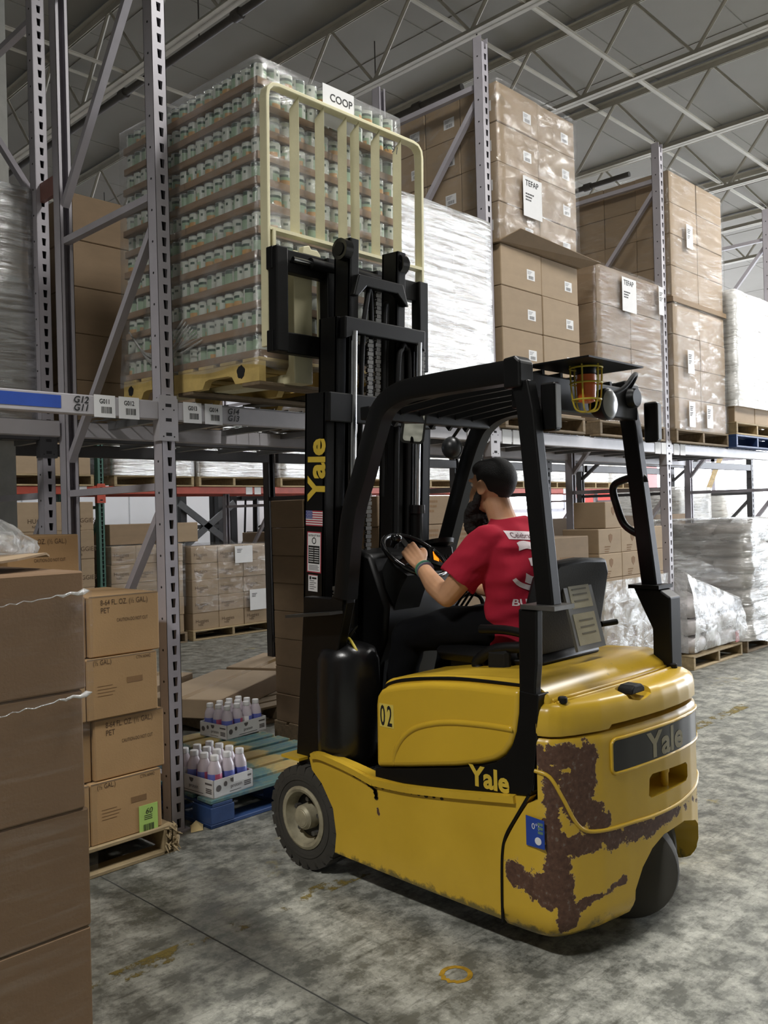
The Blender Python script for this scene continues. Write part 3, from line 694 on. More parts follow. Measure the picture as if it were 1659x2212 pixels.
# gathered film strands low on the left face
b = B(TLm)
for k in range(9):
    y = .12+k*.02; b.tube(smoothpath([(px0-.012, y+.25, 2.33+.02*k), (px0-.025, y, 2.30+.03*math.sin(k)), (px0-.018, y-.28, 2.36+.015*k)], 5), [.002+.004*abs(math.sin(i*1.3+k)) for i in range(11)], 5)
mk('film_tail', b, F_bag, smooth=180, label='gathered loose film tail low on the raised load', cat='stretch wrap')
b = B(); b.box(0, .205, -.0012, 0, 0, .2); cp = mk('paper_sign', b, papm, label='white paper sign at the top of the raised can load', cat='paper sign')
cp.matrix_world = TLm @ Matrix.Translation((.485, py0-.028, 3.365))
for s, z, k in (('COOP', .13, .052), ('Received', .075, .03)): ob('lettering', text_mesh(s, k, blk, bold=.01), cp, (.045, -.002, z), FY, local=True)
# ------------------------------------------------------------------ forklift
def t_paint():
    t = NT('chipped yellow paint'); co = t.co(); n = t.noise(co, 17, 6, .7, .3); n2 = t.noise(co, 3, 4); n3 = t.noise(co, 60, 3); at = t.n('ShaderNodeAttribute', attribute_name='wear'); gr = t.n('ShaderNodeAttribute', attribute_name='grime')
    ye = t.ramp(n2, ((.3, lin('#c39f2c')), (.7, lin('#d2ad36'))))
    s = t.math('ADD', (at, 2), t.math('MULTIPLY', t.math('SUBTRACT', n, .5), 1.5))
    mk_ = t.ramp(s, ((.475, (0,)*4), (.495, (1,)*4))); ed = t.ramp(s, ((.45, (0,)*4), (.475, (1,)*4), (.50, (1,)*4), (.53, (0,)*4)))
    rust = t.ramp(n3, ((.35, lin('#4a3226')), (.6, lin('#5d4132')), (.72, lin('#6f655c'))))
    g = t.math('ADD', (gr, 2), t.math('MULTIPLY', t.math('SUBTRACT', n, .5), 1.2)); gm = t.ramp(g, ((.42, (0,)*4), (.62, (.85,)*4)))
    c = t.mix(gm, ye, lin('#4f4d33')); c = t.mix(t.math('MULTIPLY', ed, .55), (c, 2), lin('#b7a887')); c = t.mix(mk_, (c, 2), rust)
    b = t.bsdf(c, .3); r = t.math('ADD', t.math('MULTIPLY', mk_, .4), .3); t.l(r, b, 0, 'Roughness'); t.bump(b, mk_, -.35, .003); return t.m
yp = t_paint(); yel = mat('yellow paint', '#cfa92f', .28, var=.05, scale=3); bk = mat('black machine paint', '#0a0a0a', .42, var=.25, scale=8, Specular_IOR_Level=.28); bkg = mat('glossy black', '#0f0f10', .18)
rub = mat('tyre rubber', '#3a3833', .85, var=.15, scale=12, bump=.3, bscale=60); rub2 = mat('black rubber', '#121212', .7, bump=.3, bscale=90, Specular_IOR_Level=.3); rimm = mat('dirty cream rim', '#a39c84', .5, .2, var=.3, scale=14); chrome = mat('chrome rod', '#b8babd', .15, 1); crm = mat('cream painted steel', '#d6d0ac', .45, var=.08, scale=6, bump=.08)
stl = mat('worn bare steel', '#6e6d6a', .4, .7, var=.3); seatm = mat('black seat vinyl', '#0e0e0f', .5, bump=.15, bscale=150, Specular_IOR_Level=.3)
FK = thing('forklift', 'yellow three wheel forklift with black mast, driven by the bearded man', 'forklift', (.6, -1.4, 0))
def wear(me, caps, gr=None):
    a = me.attributes.new('wear', 'FLOAT', 'POINT'); g = me.attributes.new('grime', 'FLOAT', 'POINT'); va = []; vg = []
    for v in me.vertices:
        p = v.co; m = 0.0
        for (A, C, r) in caps:
            A, C = Vector(A), Vector(C); d = C-A; t = max(0, min(1, (p-A).dot(d)/max(d.length_squared, 1e-9))); m = max(m, 1-(p-A-d*t).length/(2*r))
        va.append(m); vg.append(gr(p) if gr else 0)
    a.data.foreach_set('value', va); g.data.foreach_set('value', vg)
PL = [(.105, -1.86), (.106, -1.95), (.109, -2.01), (.12, -2.055), (.145, -2.085), (.19, -2.11), (.30, -2.15), (.42, -2.172), (.54, -2.186), (.66, -2.195), (.78, -2.195), (.88, -2.187), (.97, -2.168), (1.03, -2.14), (1.072, -2.10), (1.095, -2.04), (1.105, -1.95), (1.105, -1.86)]
PLs = []
for (a, b_) in zip(PL, PL[1:]):
    n = max(1, int(math.hypot(b_[0]-a[0], b_[1]-a[1])/.022))
    PLs += [(a[0]+(b_[0]-a[0])*i/n, a[1]+(b_[1]-a[1])*i/n) for i in range(n)]
PLs.append(PL[-1])
def off(i, d):
    p = PLs[max(i-1, 0)]; q = PLs[min(i+1, len(PLs)-1)]; tx, ty = q[0]-p[0], q[1]-p[1]; L = math.hypot(tx, ty); return (PLs[i][0]+ty/L*d, PLs[i][1]-tx/L*d)
def rearY(x, d=0):
    for i in range(len(PLs)-1):
        if PLs[i][0] <= x <= PLs[i+1][0] and PLs[i+1][0] > PLs[i][0]:
            t = (x-PLs[i][0])/(PLs[i+1][0]-PLs[i][0]); a, b = off(i, d), off(i+1, d); return a[1]+(b[1]-a[1])*t
    return -2.0
def shell(prof):
    """prof: (z, inset) list from bottom to top: a solid following the rear plan"""
    b = B(); rings = []; N = 130
    def cut(ys):
        P = [q for i, q in enumerate(PLs) if q[1] < ys]; a = (PLs[0][0]+.004*max(0, (-1.9-ys)/.1), ys); c = (PLs[-1][0]-.012*max(0, (-1.9-ys)/.1), ys); P = [a]+P+[c]
        D = [0]
        for u, v in zip(P, P[1:]): D.append(D[-1]+math.hypot(v[0]-u[0], v[1]-u[1]))
        out = []; k = 0
        for i in range(N):
            d = D[-1]*i/(N-1)
            while k < len(P)-2 and D[k+1] < d: k += 1
            t = (d-D[k])/max(1e-9, D[k+1]-D[k]); out.append((P[k][0]+(P[k+1][0]-P[k][0])*t, P[k][1]+(P[k+1][1]-P[k][1])*t))
        return out
    def inset(Q, i, d):
        p, q = Q[max(i-1, 0)], Q[min(i+1, N-1)]; tx, ty = q[0]-p[0], q[1]-p[1]; L = math.hypot(tx, ty) or 1; return (.6+(Q[i][0]-.6)*(1-d/.5), Q[0][1]+(Q[i][1]-Q[0][1])*(1-d/.19))
    for z, ins in prof:
        ys = -1.862 if z < .2 else (-1.862-.01*(z-.2)/.15 if z < .35 else (-1.872-.12*((z-.35)/.2)**1.2 if z < .55 else -2.017))
        Q = cut(ys); rings.append([(*inset(Q, i, ins), z) for i in range(N)]+[(PL[-1][0]-ins-.05, ys+.003, z), (PL[0][0]+ins+.05, ys+.003, z)])
    return b.loft(rings)
prof = [(.075, .05), (.085, .028), (.105, .012), (.13, .004)]+[(.13+.02*i, 0) for i in range(1, 30)]+[(.733, 0), (.745, .004), (.753, .012)]
low = shell(prof).mesh('counterweight', [yp], 50)
arch = B().prism([(.44, .05), (.455, .183), (.50, .25), (.56, .30), (.64, .33), (.80, .335), (.93, .30), (1.0, .25), (1.045, .16), (1.055, .05)], 'Y', -2.4, -1.72)
slot = B().prism([(.548, .49), (.555, .55), (.575, .562), (.83, .548), (.845, .535), (.845, .49), (.83, .478), (.565, .478)], 'Y', -2.4, -2.08)
low = carve(low, [arch, slot], 'counterweight'); low.polygons.foreach_set('use_smooth', [True]*len(low.polygons)); low.set_sharp_from_angle(angle=rad(40))
R_ = [((.135, -2.07, .70), (.24, -2.127, .69), .035), ((.24, -2.127, .68), (.22, -2.12, .5), .05), ((.17, -2.10, .6), (.29, -2.148, .46), .04), ((.127, -2.06, .60), (.127, -2.06, .25), .026), ((.13, -2.06, .46), (.165, -2.095, .14), .036),
      ((.19, -2.11, .40), (.56, -2.186, .375), .032), ((.107, -1.92, .285), (.118, -2.05, .235), .042), ((.60, -2.19, .39), (1.0, -2.14, .38), .028), ((.2, -2.11, .2), (.4, -2.165, .235), .016), ((1.0, -2.14, .40), (1.085, -2.0, .44), .05), ((.11, -2.02, .7), (.13, -2.06, .64), .03)]
wear(low, R_, lambda p: max(0, 1-(p.z-.06)/.16)*.7)
ob('counterweight', low, FK)
lip = [(.109, -2.008, .645), (.122, -2.058, .63)]+[(x, rearY(x), z) for x, z in ((.15, .56), (.19, .475), (.235, .437), (.32, .425), (.45, .42), (.58, .413), (.75, .412), (.9, .425), (1.0, .44), (1.06, .46))]+[(1.088, -1.97, .48)]
lm = B().tube(smoothpath(lip, 5), .007, 8).mesh('lip_moulding', [yp], 60); wear(lm, [], None); ob('lip_moulding', lm, FK)
# rear deck with finger groove, handle recess
dk = shell([(.757, .02), (.762, .004), (.772, 0), (.80, 0), (.825, .002), (.843, .007), (.856, .016), (.864, .03), (.869, .055)]).mesh('rear_deck', [yp], 50)
gro = B().prism([(.335, .752), (.352, .776), (1.06, .776), (1.075, .752)], 'Y', -2.4, -2.05); hr = B().lathe([(.02, -.02), (.075, 0), (.085, .05)], (.53, -2.15, .846), n=20); hr.v = [(v[0], (v[1]+2.15)*.8-2.15, v[2]) for v in hr.v]
dk = carve(dk, [gro, hr], 'rear_deck'); dk.polygons.foreach_set('use_smooth', [True]*len(dk.polygons)); dk.set_sharp_from_angle(angle=rad(40)); wear(dk, [], lambda p: .22 if p.z > .85 else 0); dko = ob('rear_deck', dk, FK)
mk('deck_handle', B().prism([(-.045, 0), (-.04, .02), (-.02, .03), (.03, .03), (.05, .018), (.052, 0)], 'Y', -2.165, -2.105), rub2, FK, bevel=.006).location += Vector((.53, 0, .853))
for x, y in ((.185, -2.075), (.985, -2.075)): mk('rubber_stop', B().lathe([(.013, 0), (.016, .004), (.016, .018), (.012, .022)], (x, y, .866), n=14), rub2, FK, 40)
mk('deck_sticker', B().quad((.62, -2.03, .8703), (.70, -2.03, .8703), (.70, -2.0, .8703), (.62, -2.0, .8703)), papm, FK)
ob('sticker_print', bars(.009, blk), FK, (.635, -2.01, .871))
# rear name panel following the curve
def patch(x0, x1, zl, zh, d, m, name, n=30, skew=0, rnd_=.02):
    b = B(); rings = []
    XS = [x0+(x1-x0)*i/n for i in range(n+1)]; XS = sorted(set(XS+[x0+rnd_*q for q in (.03, .12, .3, .6)]+[x1-rnd_*q for q in (.03, .12, .3, .6)]))
    for x in XS:
        e = min(x-x0, x1-x); k = 1.0 if e > rnd_ else 1-(rnd_-math.sqrt(max(0, rnd_**2-(rnd_-e)**2)))/((zh-zl)/2)
        zc, hh = (zl+zh)/2, (zh-zl)/2*k; y = rearY(x, d); y2 = rearY(x, -.01); rings.append([(x, y, zc-hh), (x, y, zc+hh), (x, y2, zc+hh), (x, y2, zc-hh)])
    return mk(name, b.loft(rings), m, FK, 40)
pnl = patch(.352, 1.035, .612, .717, .0025, bkg, 'name_panel')
bxz = [(.365+.655*i/24, .606) for i in range(25)]+[(1.031, .610), (1.039, .620), (1.041, .635), (1.041, .70), (1.039, .711), (1.031, .720)]+[(1.02-.655*i/24, .7235) for i in range(25)]+[(.354, .72), (.346, .711), (.345, .70), (.345, .63), (.346, .62), (.354, .609)]
bez = [(x, rearY(x, .002), z) for x, z in bxz]
bz = B().tube(bez, .006, 6, closed=True).mesh('panel_bezel', [yp], 60); wear(bz, [], None); ob('panel_bezel', bz, FK)
ydull = mat('faded yellow lettering', '#8d8465', .5); ylet = mat('yellow lettering', '#d0b23e', .45)
def curve_words(s, size, m, x0, z0, d, squeeze=1, bold=.03):
    me = text_mesh(s, size, m, bold=bold, squeeze=squeeze).copy(); bm = bmesh.new(); bm.from_mesh(me)
    for q in range(2): bmesh.ops.subdivide_edges(bm, edges=[e for e in bm.edges if e.calc_length() > .03], cuts=1); bmesh.ops.triangulate(bm, faces=bm.faces)
    for v in bm.verts: x = x0+v.co.x; v.co = (x, rearY(min(x, 1.07), d), z0+v.co.y)
    bm.to_mesh(me); bm.free(); return me
ob('lettering', curve_words('Yale', .125, ydull, .545, .622, .0035, 1.17), pnl)
mk('tow_pin', B().lathe([(.012, 0), (.014, .012), (.014, .05), (.018, .055), (.018, .068), (.010, .074)], (.73, -2.155, .475), n=14), yel, FK, 40)
# chassis side plates and body
sp = [(-.862, .489), (-.90, .512), (-.941, .52), (-1.108, .503), (-1.256, .482), (-1.427, .484), (-1.643, .507), (-1.985, .553), (-1.977, .54), (-1.916, .458), (-1.885, .41), (-1.872, .368), (-1.862, .25), (-1.862, .107), (-1.568, .110), (-1.293, .115), (-1.008, .123), (-1.02, .2), (-1.004, .303), (-.938, .394), (-.878, .44)]
for s, x0, x1 in ((0, .105, .15), (1, 1.045, 1.09)):
    b = B(); n = len(sp)
    me = B().prism(sp, 'X', x0, x1).mesh('chassis_side', [yp])
    bm = bmesh.new(); bm.from_mesh(me); bmesh.ops.triangulate(bm, faces=[f for f in bm.faces if len(f.verts) > 4])
    for q in range(3): bmesh.ops.subdivide_edges(bm, edges=[e for e in bm.edges if e.calc_length() > .05], cuts=1, use_grid_fill=True); bmesh.ops.triangulate(bm, faces=bm.faces)
    bm.to_mesh(me); bm.free()
    wear(me, [((.105, -.98, .35), (.105, -.95, .41), .006), ((.105, -1.27, .36), (.105, -1.25, .30), .007)], lambda p: max(0, 1-(p.z-.09)/.075)*.95+.16*max(0, 1-abs(p.z-.46)/.1)); ob('chassis_side', me, FK)
    led = [(x0-.002 if s == 0 else x1+.002, y, z) for y, z in ((-.885, .50), (-.945, .508), (-1.11, .488), (-1.24, .462), (-1.262, .462), (-1.43, .47), (-1.643, .495), (-1.93, .535))]
    me = B().tube(smoothpath(led, 4), 1, prof=[(-.012, -.014), (.012, -.012), (.012, .012), (-.012, .016)]).mesh('sill_ledge', [yp], 40); wear(me, [], lambda p: .25); ob('sill_ledge', me, FK)
blob = [((.1035, -1.2, .455), (.1035, -1.255, .43)), ((.1035, -1.255, .43), (.1035, -1.262, .40)), ((.1035, -1.26, .445), (.1035, -1.60, .468)), ((.1035, -1.14, .465), (.1035, -1.2, .455))]
b = B()
for A, C in blob:
    P0, P1 = Vector(A), Vector(C)
    for k in range(10):
        q = P0.lerp(P1, k/9); r = .004+.003*random.random(); b.prism([(q.y+r*1.6*math.cos(a)*(.7+.6*random.random()), q.z+r*math.sin(a)*(.7+.6*random.random())) for a in [2*PI*j/7 for j in range(7)]], 'X', .1025, .1045)
o_ = mk('scrape_mark', b, mat('black scrape', '#2a2419', .8), FK); o_['kind'] = 'stuff'
mk('inner_body', B().box(.155, 1.04, -1.86, -.72, .11, .43), bk, FK)
mk('seam_gasket', B().tube(smoothpath([(.106, -1.985, .56), (.106, -1.93, .475), (.105, -1.885, .40), (.105, -1.868, .33), (.105, -1.863, .2), (.106, -1.862, .1)], 5), .006, 6), bk, FK, 60)
stp = thing('step_well', None, None); stp.parent = FK; stp.location = -Vector(FK.location); WL[stp] = Vector()
b = B(); b.box(.15, 1.04, -1.25, -.74, .435, .45)
for i in range(9):
    for j in range(12): b.box(.17+i*.04, .188+i*.04, -1.23+j*.035, -1.216+j*.035, .45, .454)
mk('step_mat', b, rub2, stp); b = B(); b.prism([(-.74, .45), (-.92, .45), (-.935, .56), (-.72, .50)], 'X', .34, .36); b.box(.34, 1.0, -.745, -.72, .45, .60); b.prism([(-.92, .45), (-1.1, .45), (-1.1, .53), (-.935, .565)], 'X', .33, .35); mk('kick_panel', b, bk, stp)
mk('front_flange', B().box(.1, .30, -.80, -.68, .462, .474), yel, FK)
# side cover, black band with the name, hood
cov = [(-1.252, .515), (-1.257, .765), (-1.264, .80), (-1.285, .825), (-1.32, .842), (-1.396, .860), (-1.538, .884), (-1.711, .899), (-1.951, .906), (-1.947, .83), (-1.935, .765), (-1.915, .715), (-1.885, .675), (-1.84, .645), (-1.767, .619), (-1.66, .592), (-1.562, .573), (-1.42, .545)]
def nice(me, w):
    a = me.attributes.new('wear', 'FLOAT', 'POINT'); g = me.attributes.new('grime', 'FLOAT', 'POINT'); return me
for s, x0, x1 in ((0, .114, .2), (1, .995, 1.081)):
    side = mk('side_cover', B().prism(cov, 'X', x0, x1), yel, FK, 50, bevel=.022); side.modifiers['edge'].segments = 4
    cr = [(x0+.004 if s == 0 else x1-.004, y, z) for y, z in ((-1.345, .54), (-1.362, .60), (-1.40, .655), (-1.46, .70), (-1.541, .73), (-1.647, .752), (-1.80, .765), (-1.92, .768))]
    mk('crease', B().tube(smoothpath(cr, 5), [.004+.008*min(1, i/6) for i in range(36)], 10), yel, side, 180)
    band = [(-1.252, .513), (-1.252, .468), (-1.634, .508), (-1.985, .556), (-2.0, .60), (-2.018, .746), (-2.03, .90), (-1.953, .905), (-1.949, .83), (-1.937, .765), (-1.917, .713), (-1.887, .672), (-1.842, .642), (-1.768, .616), (-1.66, .589), (-1.562, .570), (-1.42, .542)]
    bd = mk('name_band', B().prism(band, 'X', x0-.004 if s == 0 else x1-.06, x0+.06 if s == 0 else x1+.004), bk, FK, bevel=.003)
    if s == 0:
        words('Yale', .098, ylet, bd, (.1088, -1.732, .548), (PI/2, 0, -PI/2-.0), bold=.035, squeeze=1.0)
        nb = mk('number_decal', B().box(.1128, .1138, -1.358, -1.282, .684, .775), mat('decal yellow', '#d8c25a', .4), FK)
        words('0', .112, blk, nb, (.1124, -1.285, .691), FX, squeeze=.5, bold=.015); words('2', .112, blk, nb, (.1124, -1.322, .691), FX, squeeze=.5, bold=.015)
hd = [(-1.275, .72), (-1.275, .835), (-1.285, .855), (-1.315, .868), (-1.521, .905), (-1.762, .926), (-1.94, .934), (-1.985, .925), (-2.035, .893), (-2.05, .868), (-2.03, .76)]
hoodb = mk('hood', B().prism(hd, 'X', .145, 1.05), yp, FK, 50, bevel=.015); nice(hoodb.data, 0); hoodb.data.attributes['grime'].data.foreach_set('value', [.3 if v.co.y < -1.9 else 0 for v in hoodb.data.vertices])
for i in range(2):   # pressed ridges across the rear hood
    pts = [(.17+.84*k/8, -2.045-.022*i-.012*math.sin(PI*k/8), .872-.004*i) for k in range(9)]
    me = B().tube(pts, .008, 8).mesh('hood_ridge', [yp], 180); wear(me, [], lambda p: .2); ob('hood_ridge', me, FK)
gk = [(.150, y, z) for y, z in ((-1.278, .80), (-1.285, .832), (-1.32, .852), (-1.396, .871), (-1.538, .893), (-1.711, .908), (-1.95, .915))]
mk('hood_gap_shade', B().tube(smoothpath(gk, 5), .008, 8), bk, FK, 60)  # shade of the gap between cover and hood, put in as a black tube
# temperature sticker
sk = mk('freezer_sticker', B().prism([(-1.972, .392), (-1.972, .492), (-2.045, .487), (-2.045, .392)], 'X', .1018, .1035), mat('sticker blue', '#27459a', .35), FK)
words('0°F', .028, papm, sk, (.1012, -1.995, .452), FX); mk('sticker_mark', B().cyl((.1015, -2.02, .415), (.1008, -2.02, .415), .013, 16), papm, sk)
for k in range(3): mk('sticker_mark', B().box(.1008, .1017, -2.04, -2.02, .44+.014*k, .449+.014*k), mat('faded print', '#5f7a6b', .6), sk)
# ---- wheels
def tyre(b, c, R, r, w, n=48, lug=24):
    x = c[0]; b.lathe([(r, -w/2+.006), (r+.02, -w/2), (R-.03, -w/2), (R-.012, -w/2+.008), (R-.005, -w/2+.02), (R-.005, w/2-.02), (R-.012, w/2-.008), (R-.03, w/2), (r+.02, w/2), (r, w/2-.006)], c, 'X', n, closed=True)
    b.lathe([(r+.035, -w/2-.003), (r+.045, -w/2-.003), (r+.045, -w/2+.004), (r+.035, -w/2+.004)], c, 'X', n, closed=True)
    for k in range(lug):
        a0 = 2*PI*k/lug
        for sd in (-1, 1):
            a = a0+(PI/lug if sd > 0 else 0); d = PI/lug*1.45; vs = []
            for (xx, rr) in ((sd*w*.5+sd*.001, R-.036), (sd*w*.5-sd*.004, R-.002), (sd*w*.06, R), (sd*w*.06, R-.02)):
                for q in (-d/2, d/2): vs.append((c[0]+xx, c[1]+rr*math.cos(a+q), c[2]+rr*math.sin(a+q)))
            b.add(vs, [(0, 1, 3, 2), (2, 3, 5, 4), (4, 5, 7, 6), (0, 2, 4, 6), (1, 7, 5, 3)])
def wheel(x, sd):
    c = (x, -.806, .221); b = B(); tyre(b, c, .221, .125, .15); wh = mk('front_tyre', b, rub, FK, 30)
    o = sd*.072; f = B(); f.lathe([(.130, -.012), (.134, .004), (.122, .010), (.110, .006), (.104, -.03), (.09, -.05), (.05, -.05), (.05, .045), (.135, .045)], (x+o, c[1], c[2]), 'X', 36, caps=False) if sd > 0 else f.lathe([(.130, .012), (.134, -.004), (.122, -.010), (.110, -.006), (.104, .03), (.09, .05), (.05, .05), (.05, -.0), (.04, -.012), (.01, -.012)], (x+o, c[1], c[2]), 'X', 36, caps=False)
    mk('wheel_rim', f, rimm, wh, 35)
    mk('hub', B().lathe([(.055, .05), (.052, .0), (.040, -.006), (.034, -.014), (.005, -.016)] if sd < 0 else [(.055, -.05), (.052, 0), (.04, .006), (.005, .016)], (x+o, c[1], c[2]), 'X', 24), rimm, wh, 35)
    for k in range(5):
        a = 2*PI*k/5+.4; y, z = c[1]+.076*math.cos(a), c[2]+.076*math.sin(a)
        mk('wheel_nut', B().cyl((x+o-sd*.05, y, z), (x+o-sd*.018, y, z), .011, 6), stl, wh)
wheel(.182, -1); wheel(1.013, 1)
ST = Matrix.Translation((.735, -1.985, .19)) @ Matrix.Rotation(rad(28), 4, 'Z') @ Matrix.Translation((-.735, 1.95, -.19))
for x in (.61, .835):
    b = B(ST); b.lathe([(.08, -.05), (.12, -.058), (.168, -.056), (.184, -.046), (.19, -.03), (.19, .03), (.184, .046), (.168, .056), (.12, .058), (.08, .05)], (x, -1.95, .19), 'X', 40)
    mk('rear_tyre', b, mat('smooth rear tyre', '#45433e', .8, var=.12, scale=6), FK, 30)
mk('rear_hub', B(ST).cyl((.62, -1.95, .19), (.85, -1.95, .19), .07, 20), bk, FK, 40)
# ---- overhead guard
RP = [(-.03, -.04), (.03, -.04), (.036, -.03), (.036, .03), (.03, .04), (-.03, .04), (-.036, .03), (-.036, -.03)]
gd = thing('overhead_guard', None, None); gd.parent = FK; gd.location = -Vector(FK.location); WL[gd] = Vector()
LX, RX = .165, 1.02
mk('side_rail', B().tube(smoothpath([(LX, -1.05, 1.17), (LX, -1.105, 1.5), (LX, -1.18, 1.68), (LX, -1.245, 1.83), (LX, -1.30, 1.93), (LX, -1.40, 1.978), (LX, -1.55, 1.988), (LX, -1.95, 1.99)], 5), 1, prof=RP, up=(0, 1, 0)), bk, gd, 40)
mk('side_rail', B().tube(smoothpath([(RX, -.80, 1.15), (RX, -.90, 1.40), (RX, -1.0, 1.66), (RX, -1.09, 1.86), (RX, -1.16, 1.94), (RX, -1.28, 1.985), (RX, -1.5, 1.995), (RX, -1.90, 1.995)], 5), 1, prof=RP, up=(0, 1, 0)), bk, gd, 40)
for x, y0, ya, yb in ((LX, -1.93, -1.985, -2.045), (RX, -1.87, -1.90, -1.975)):
    b = B(); b.prism([(y0+.02, 2.035), (y0-.03, 2.04), (y0-.05, 2.02), (y0-.05, 1.93), (y0+.02, 1.93)], 'X', x-.042, x+.042); mk('rail_end', b, bk, gd, bevel=.008)
    mk('rear_leg', B().tube([(x, ya+.02, 1.95), (x, ya, 1.85), (x, yb, 1.19)], 1, prof=[(-.026, -.034), (.026, -.034), (.026, .034), (-.026, .034)], up=(0, 1, 0)), bk, gd, bevel=.006)
    b = B(); b.box(x-.06, x+.06, yb-.06, yb+.075, 1.182, 1.197); mk('leg_flange', b, stl if x == LX else bk, gd)
    if x == LX: mk('lower_leg', B().prism([(-1.955, 1.182), (-2.03, 1.182), (-2.025, 1.0), (-2.016, .92), (-2.013, .70), (-2.0, .57), (-1.94, .57), (-1.948, .70), (-1.95, .93)], 'X', .113, .15), bk, gd, bevel=.006)
    else: mk('lower_leg', B().prism([(yb+.06, 1.182), (yb-.05, 1.182), (yb-.10, 1.15), (yb-.10, .86), (yb-.02, .86), (yb-.02, 1.02), (yb+.02, 1.1)], 'X', x-.045, x+.045), bk, gd, bevel=.006)
for y, z in ((-1.16, 1.935), (-1.92, 1.975)): mk('cross_tube', B().box(LX+.03, RX-.03, y-.03, y+.03, z-.035 if y > -1.5 else 1.87, z+.02), bk, gd, bevel=.006)
for i in range(6):
    x = LX+.035+.12*(i+.55); b = B(); b.tube([(x, -1.13, 1.90), (x, -1.19, 1.955), (x, -1.5, 1.985), (x, -1.90, 2.0)], 1, prof=[(-.008, -.024), (.008, -.024), (.008, .024), (-.008, .024)], up=(0, 0, 1)); mk('roof_bar', b, bk, gd)
mk('roof_plate', B().box(.30, .68, -2.14, -1.88, 2.028, 2.034), bk, gd)
for x, y in ((LX+.055, -2.045), (RX+.03, -1.99)):
    lb = mk('tail_lamp', B().cbox(x-.018, x+.018, y-.02, y+.04, 1.78, 1.945, .006), bk, gd); mk('lamp_lens', B().box(x-.013, x+.013, y-.024, y-.02, 1.79, 1.935), mat('grey lens', '#77797a', .2), lb)
hnd = [(RX, -1.895, 1.615), (RX, -1.88, 1.64), (RX, -1.80, 1.63), (RX, -1.75, 1.60), (RX, -1.765, 1.52), (RX, -1.80, 1.44), (RX, -1.87, 1.40), (RX, -1.915, 1.41)]
mk('grab_handle', B().tube(smoothpath([(x, y-.06, z) for x, y, z in hnd], 5), .016, 10), bk, gd, 60)
mk('reverse_alarm', B().lathe([(.035, 0), (.04, .01), (.04, .07), (.03, .075)], (.93, -1.98, 1.955), 'Y', 20), bk, gd, 40)
mk('lamp_cable', B().tube(smoothpath([(.62, -2.0, 1.93), (.74, -2.02, 1.97), (.83, -2.02, 2.03), (.92, -1.98, 2.04), (.95, -1.93, 1.99)], 5), .009, 8), rub2, gd, 60)
lt = thing('rear_work_lamp', None, None); lt.parent = FK; lt.location = -Vector(FK.location); WL[lt] = Vector()
mk('lamp_housing', B().lathe([(.03, .05), (.05, .03), (.06, 0), (.06, -.02), (.052, -.026)], (.60, -2.02, 1.90), 'Y', 24), bk, lt, 40); mk('lamp_lens', B().lathe([(.052, 0), (.04, -.008), (.005, -.012)], (.60, -2.046, 1.90), 'Y', 24), mat('frosted lens', '#8f9190', .25), lt, 60)
# beacon
bc = thing('beacon', None, None); bc.parent = FK; bc.location = -Vector(FK.location); WL[bc] = Vector()
bx, by = .462, -2.03; mk('beacon_base', B().lathe([(.035, 2.028), (.035, 2.0), (.03, 1.995)], (bx, by, 0), n=18), bk, bc, 40)
mk('beacon_lens', B().lathe([(.034, 1.995), (.035, 1.96), (.033, 1.915), (.028, 1.898), (.012, 1.893)], (bx, by, 0), n=20), mat('orange beacon lens', '#c9622a', .25, var=.1), bc, 50)
b = B(); yc = mat('yellow guard wire', '#c4b13b', .45)
for k in range(6):
    a = 2*PI*k/6+.3; b.tube(smoothpath([(bx+r*math.cos(a), by+r*math.sin(a), z) for r, z in ((.058, 2.028), (.056, 1.96), (.05, 1.90), (.036, 1.868), (.0, 1.862))], 4), .0035, 6)
for r, z in ((.058, 2.02), (.0565, 1.965), (.051, 1.905)): b.tube([(bx+r*math.cos(2*PI*k/24), by+r*math.sin(2*PI*k/24), z) for k in range(24)], .0035, 6, closed=True)
mk('beacon_cage', b, yc, bc, 60)
# mirror
mr = thing('mirror', None, None); mr.parent = FK; mr.location = -Vector(FK.location); WL[mr] = Vector()
TMm = Matrix.Translation((.50, -1.15, 1.89)) @ Matrix.Rotation(rad(-38), 4, 'Z') @ Matrix.Rotation(rad(6), 4, 'Y') @ Matrix.Rotation(rad(16), 4, 'X')
def rr(w, h, r, n=5):
    o = []
    for cx, cy, a0 in ((w-r, h-r, 0), (-w+r, h-r, 90), (-w+r, -h+r, 180), (w-r, -h+r, 270)): o += [(cx+r*math.cos(rad(a0+90*k/n)), cy+r*math.sin(rad(a0+90*k/n))) for k in range(n+1)]
    return o
mk('mirror_shell', B(TMm).prism(rr(.052, .075, .018), 'Y', -.005, .025), bkg, mr, 40); mk('mirror_glass', B(TMm).prism(rr(.042, .064, .014), 'Y', -.008, -.004), mat('mirror glass', '#d8d8d4', .04, 1, var=.02), mr, 40)
mk('mirror_stem', B().tube([(.50, -1.14, 1.82), (.505, -1.12, 1.95), (.50, -1.16, 1.96)], .008, 8), bk, mr, 60)
dm = mk('dome_mirror', B().ell((.90, -1.03, 1.82), .05, .05, .055), mat('dull black dome', '#222324', .35), FK, 60); mk('dome_stem', B().cyl((.90, -1.03, 1.86), (.90, -1.10, 1.93), .008, 8), bk, dm)
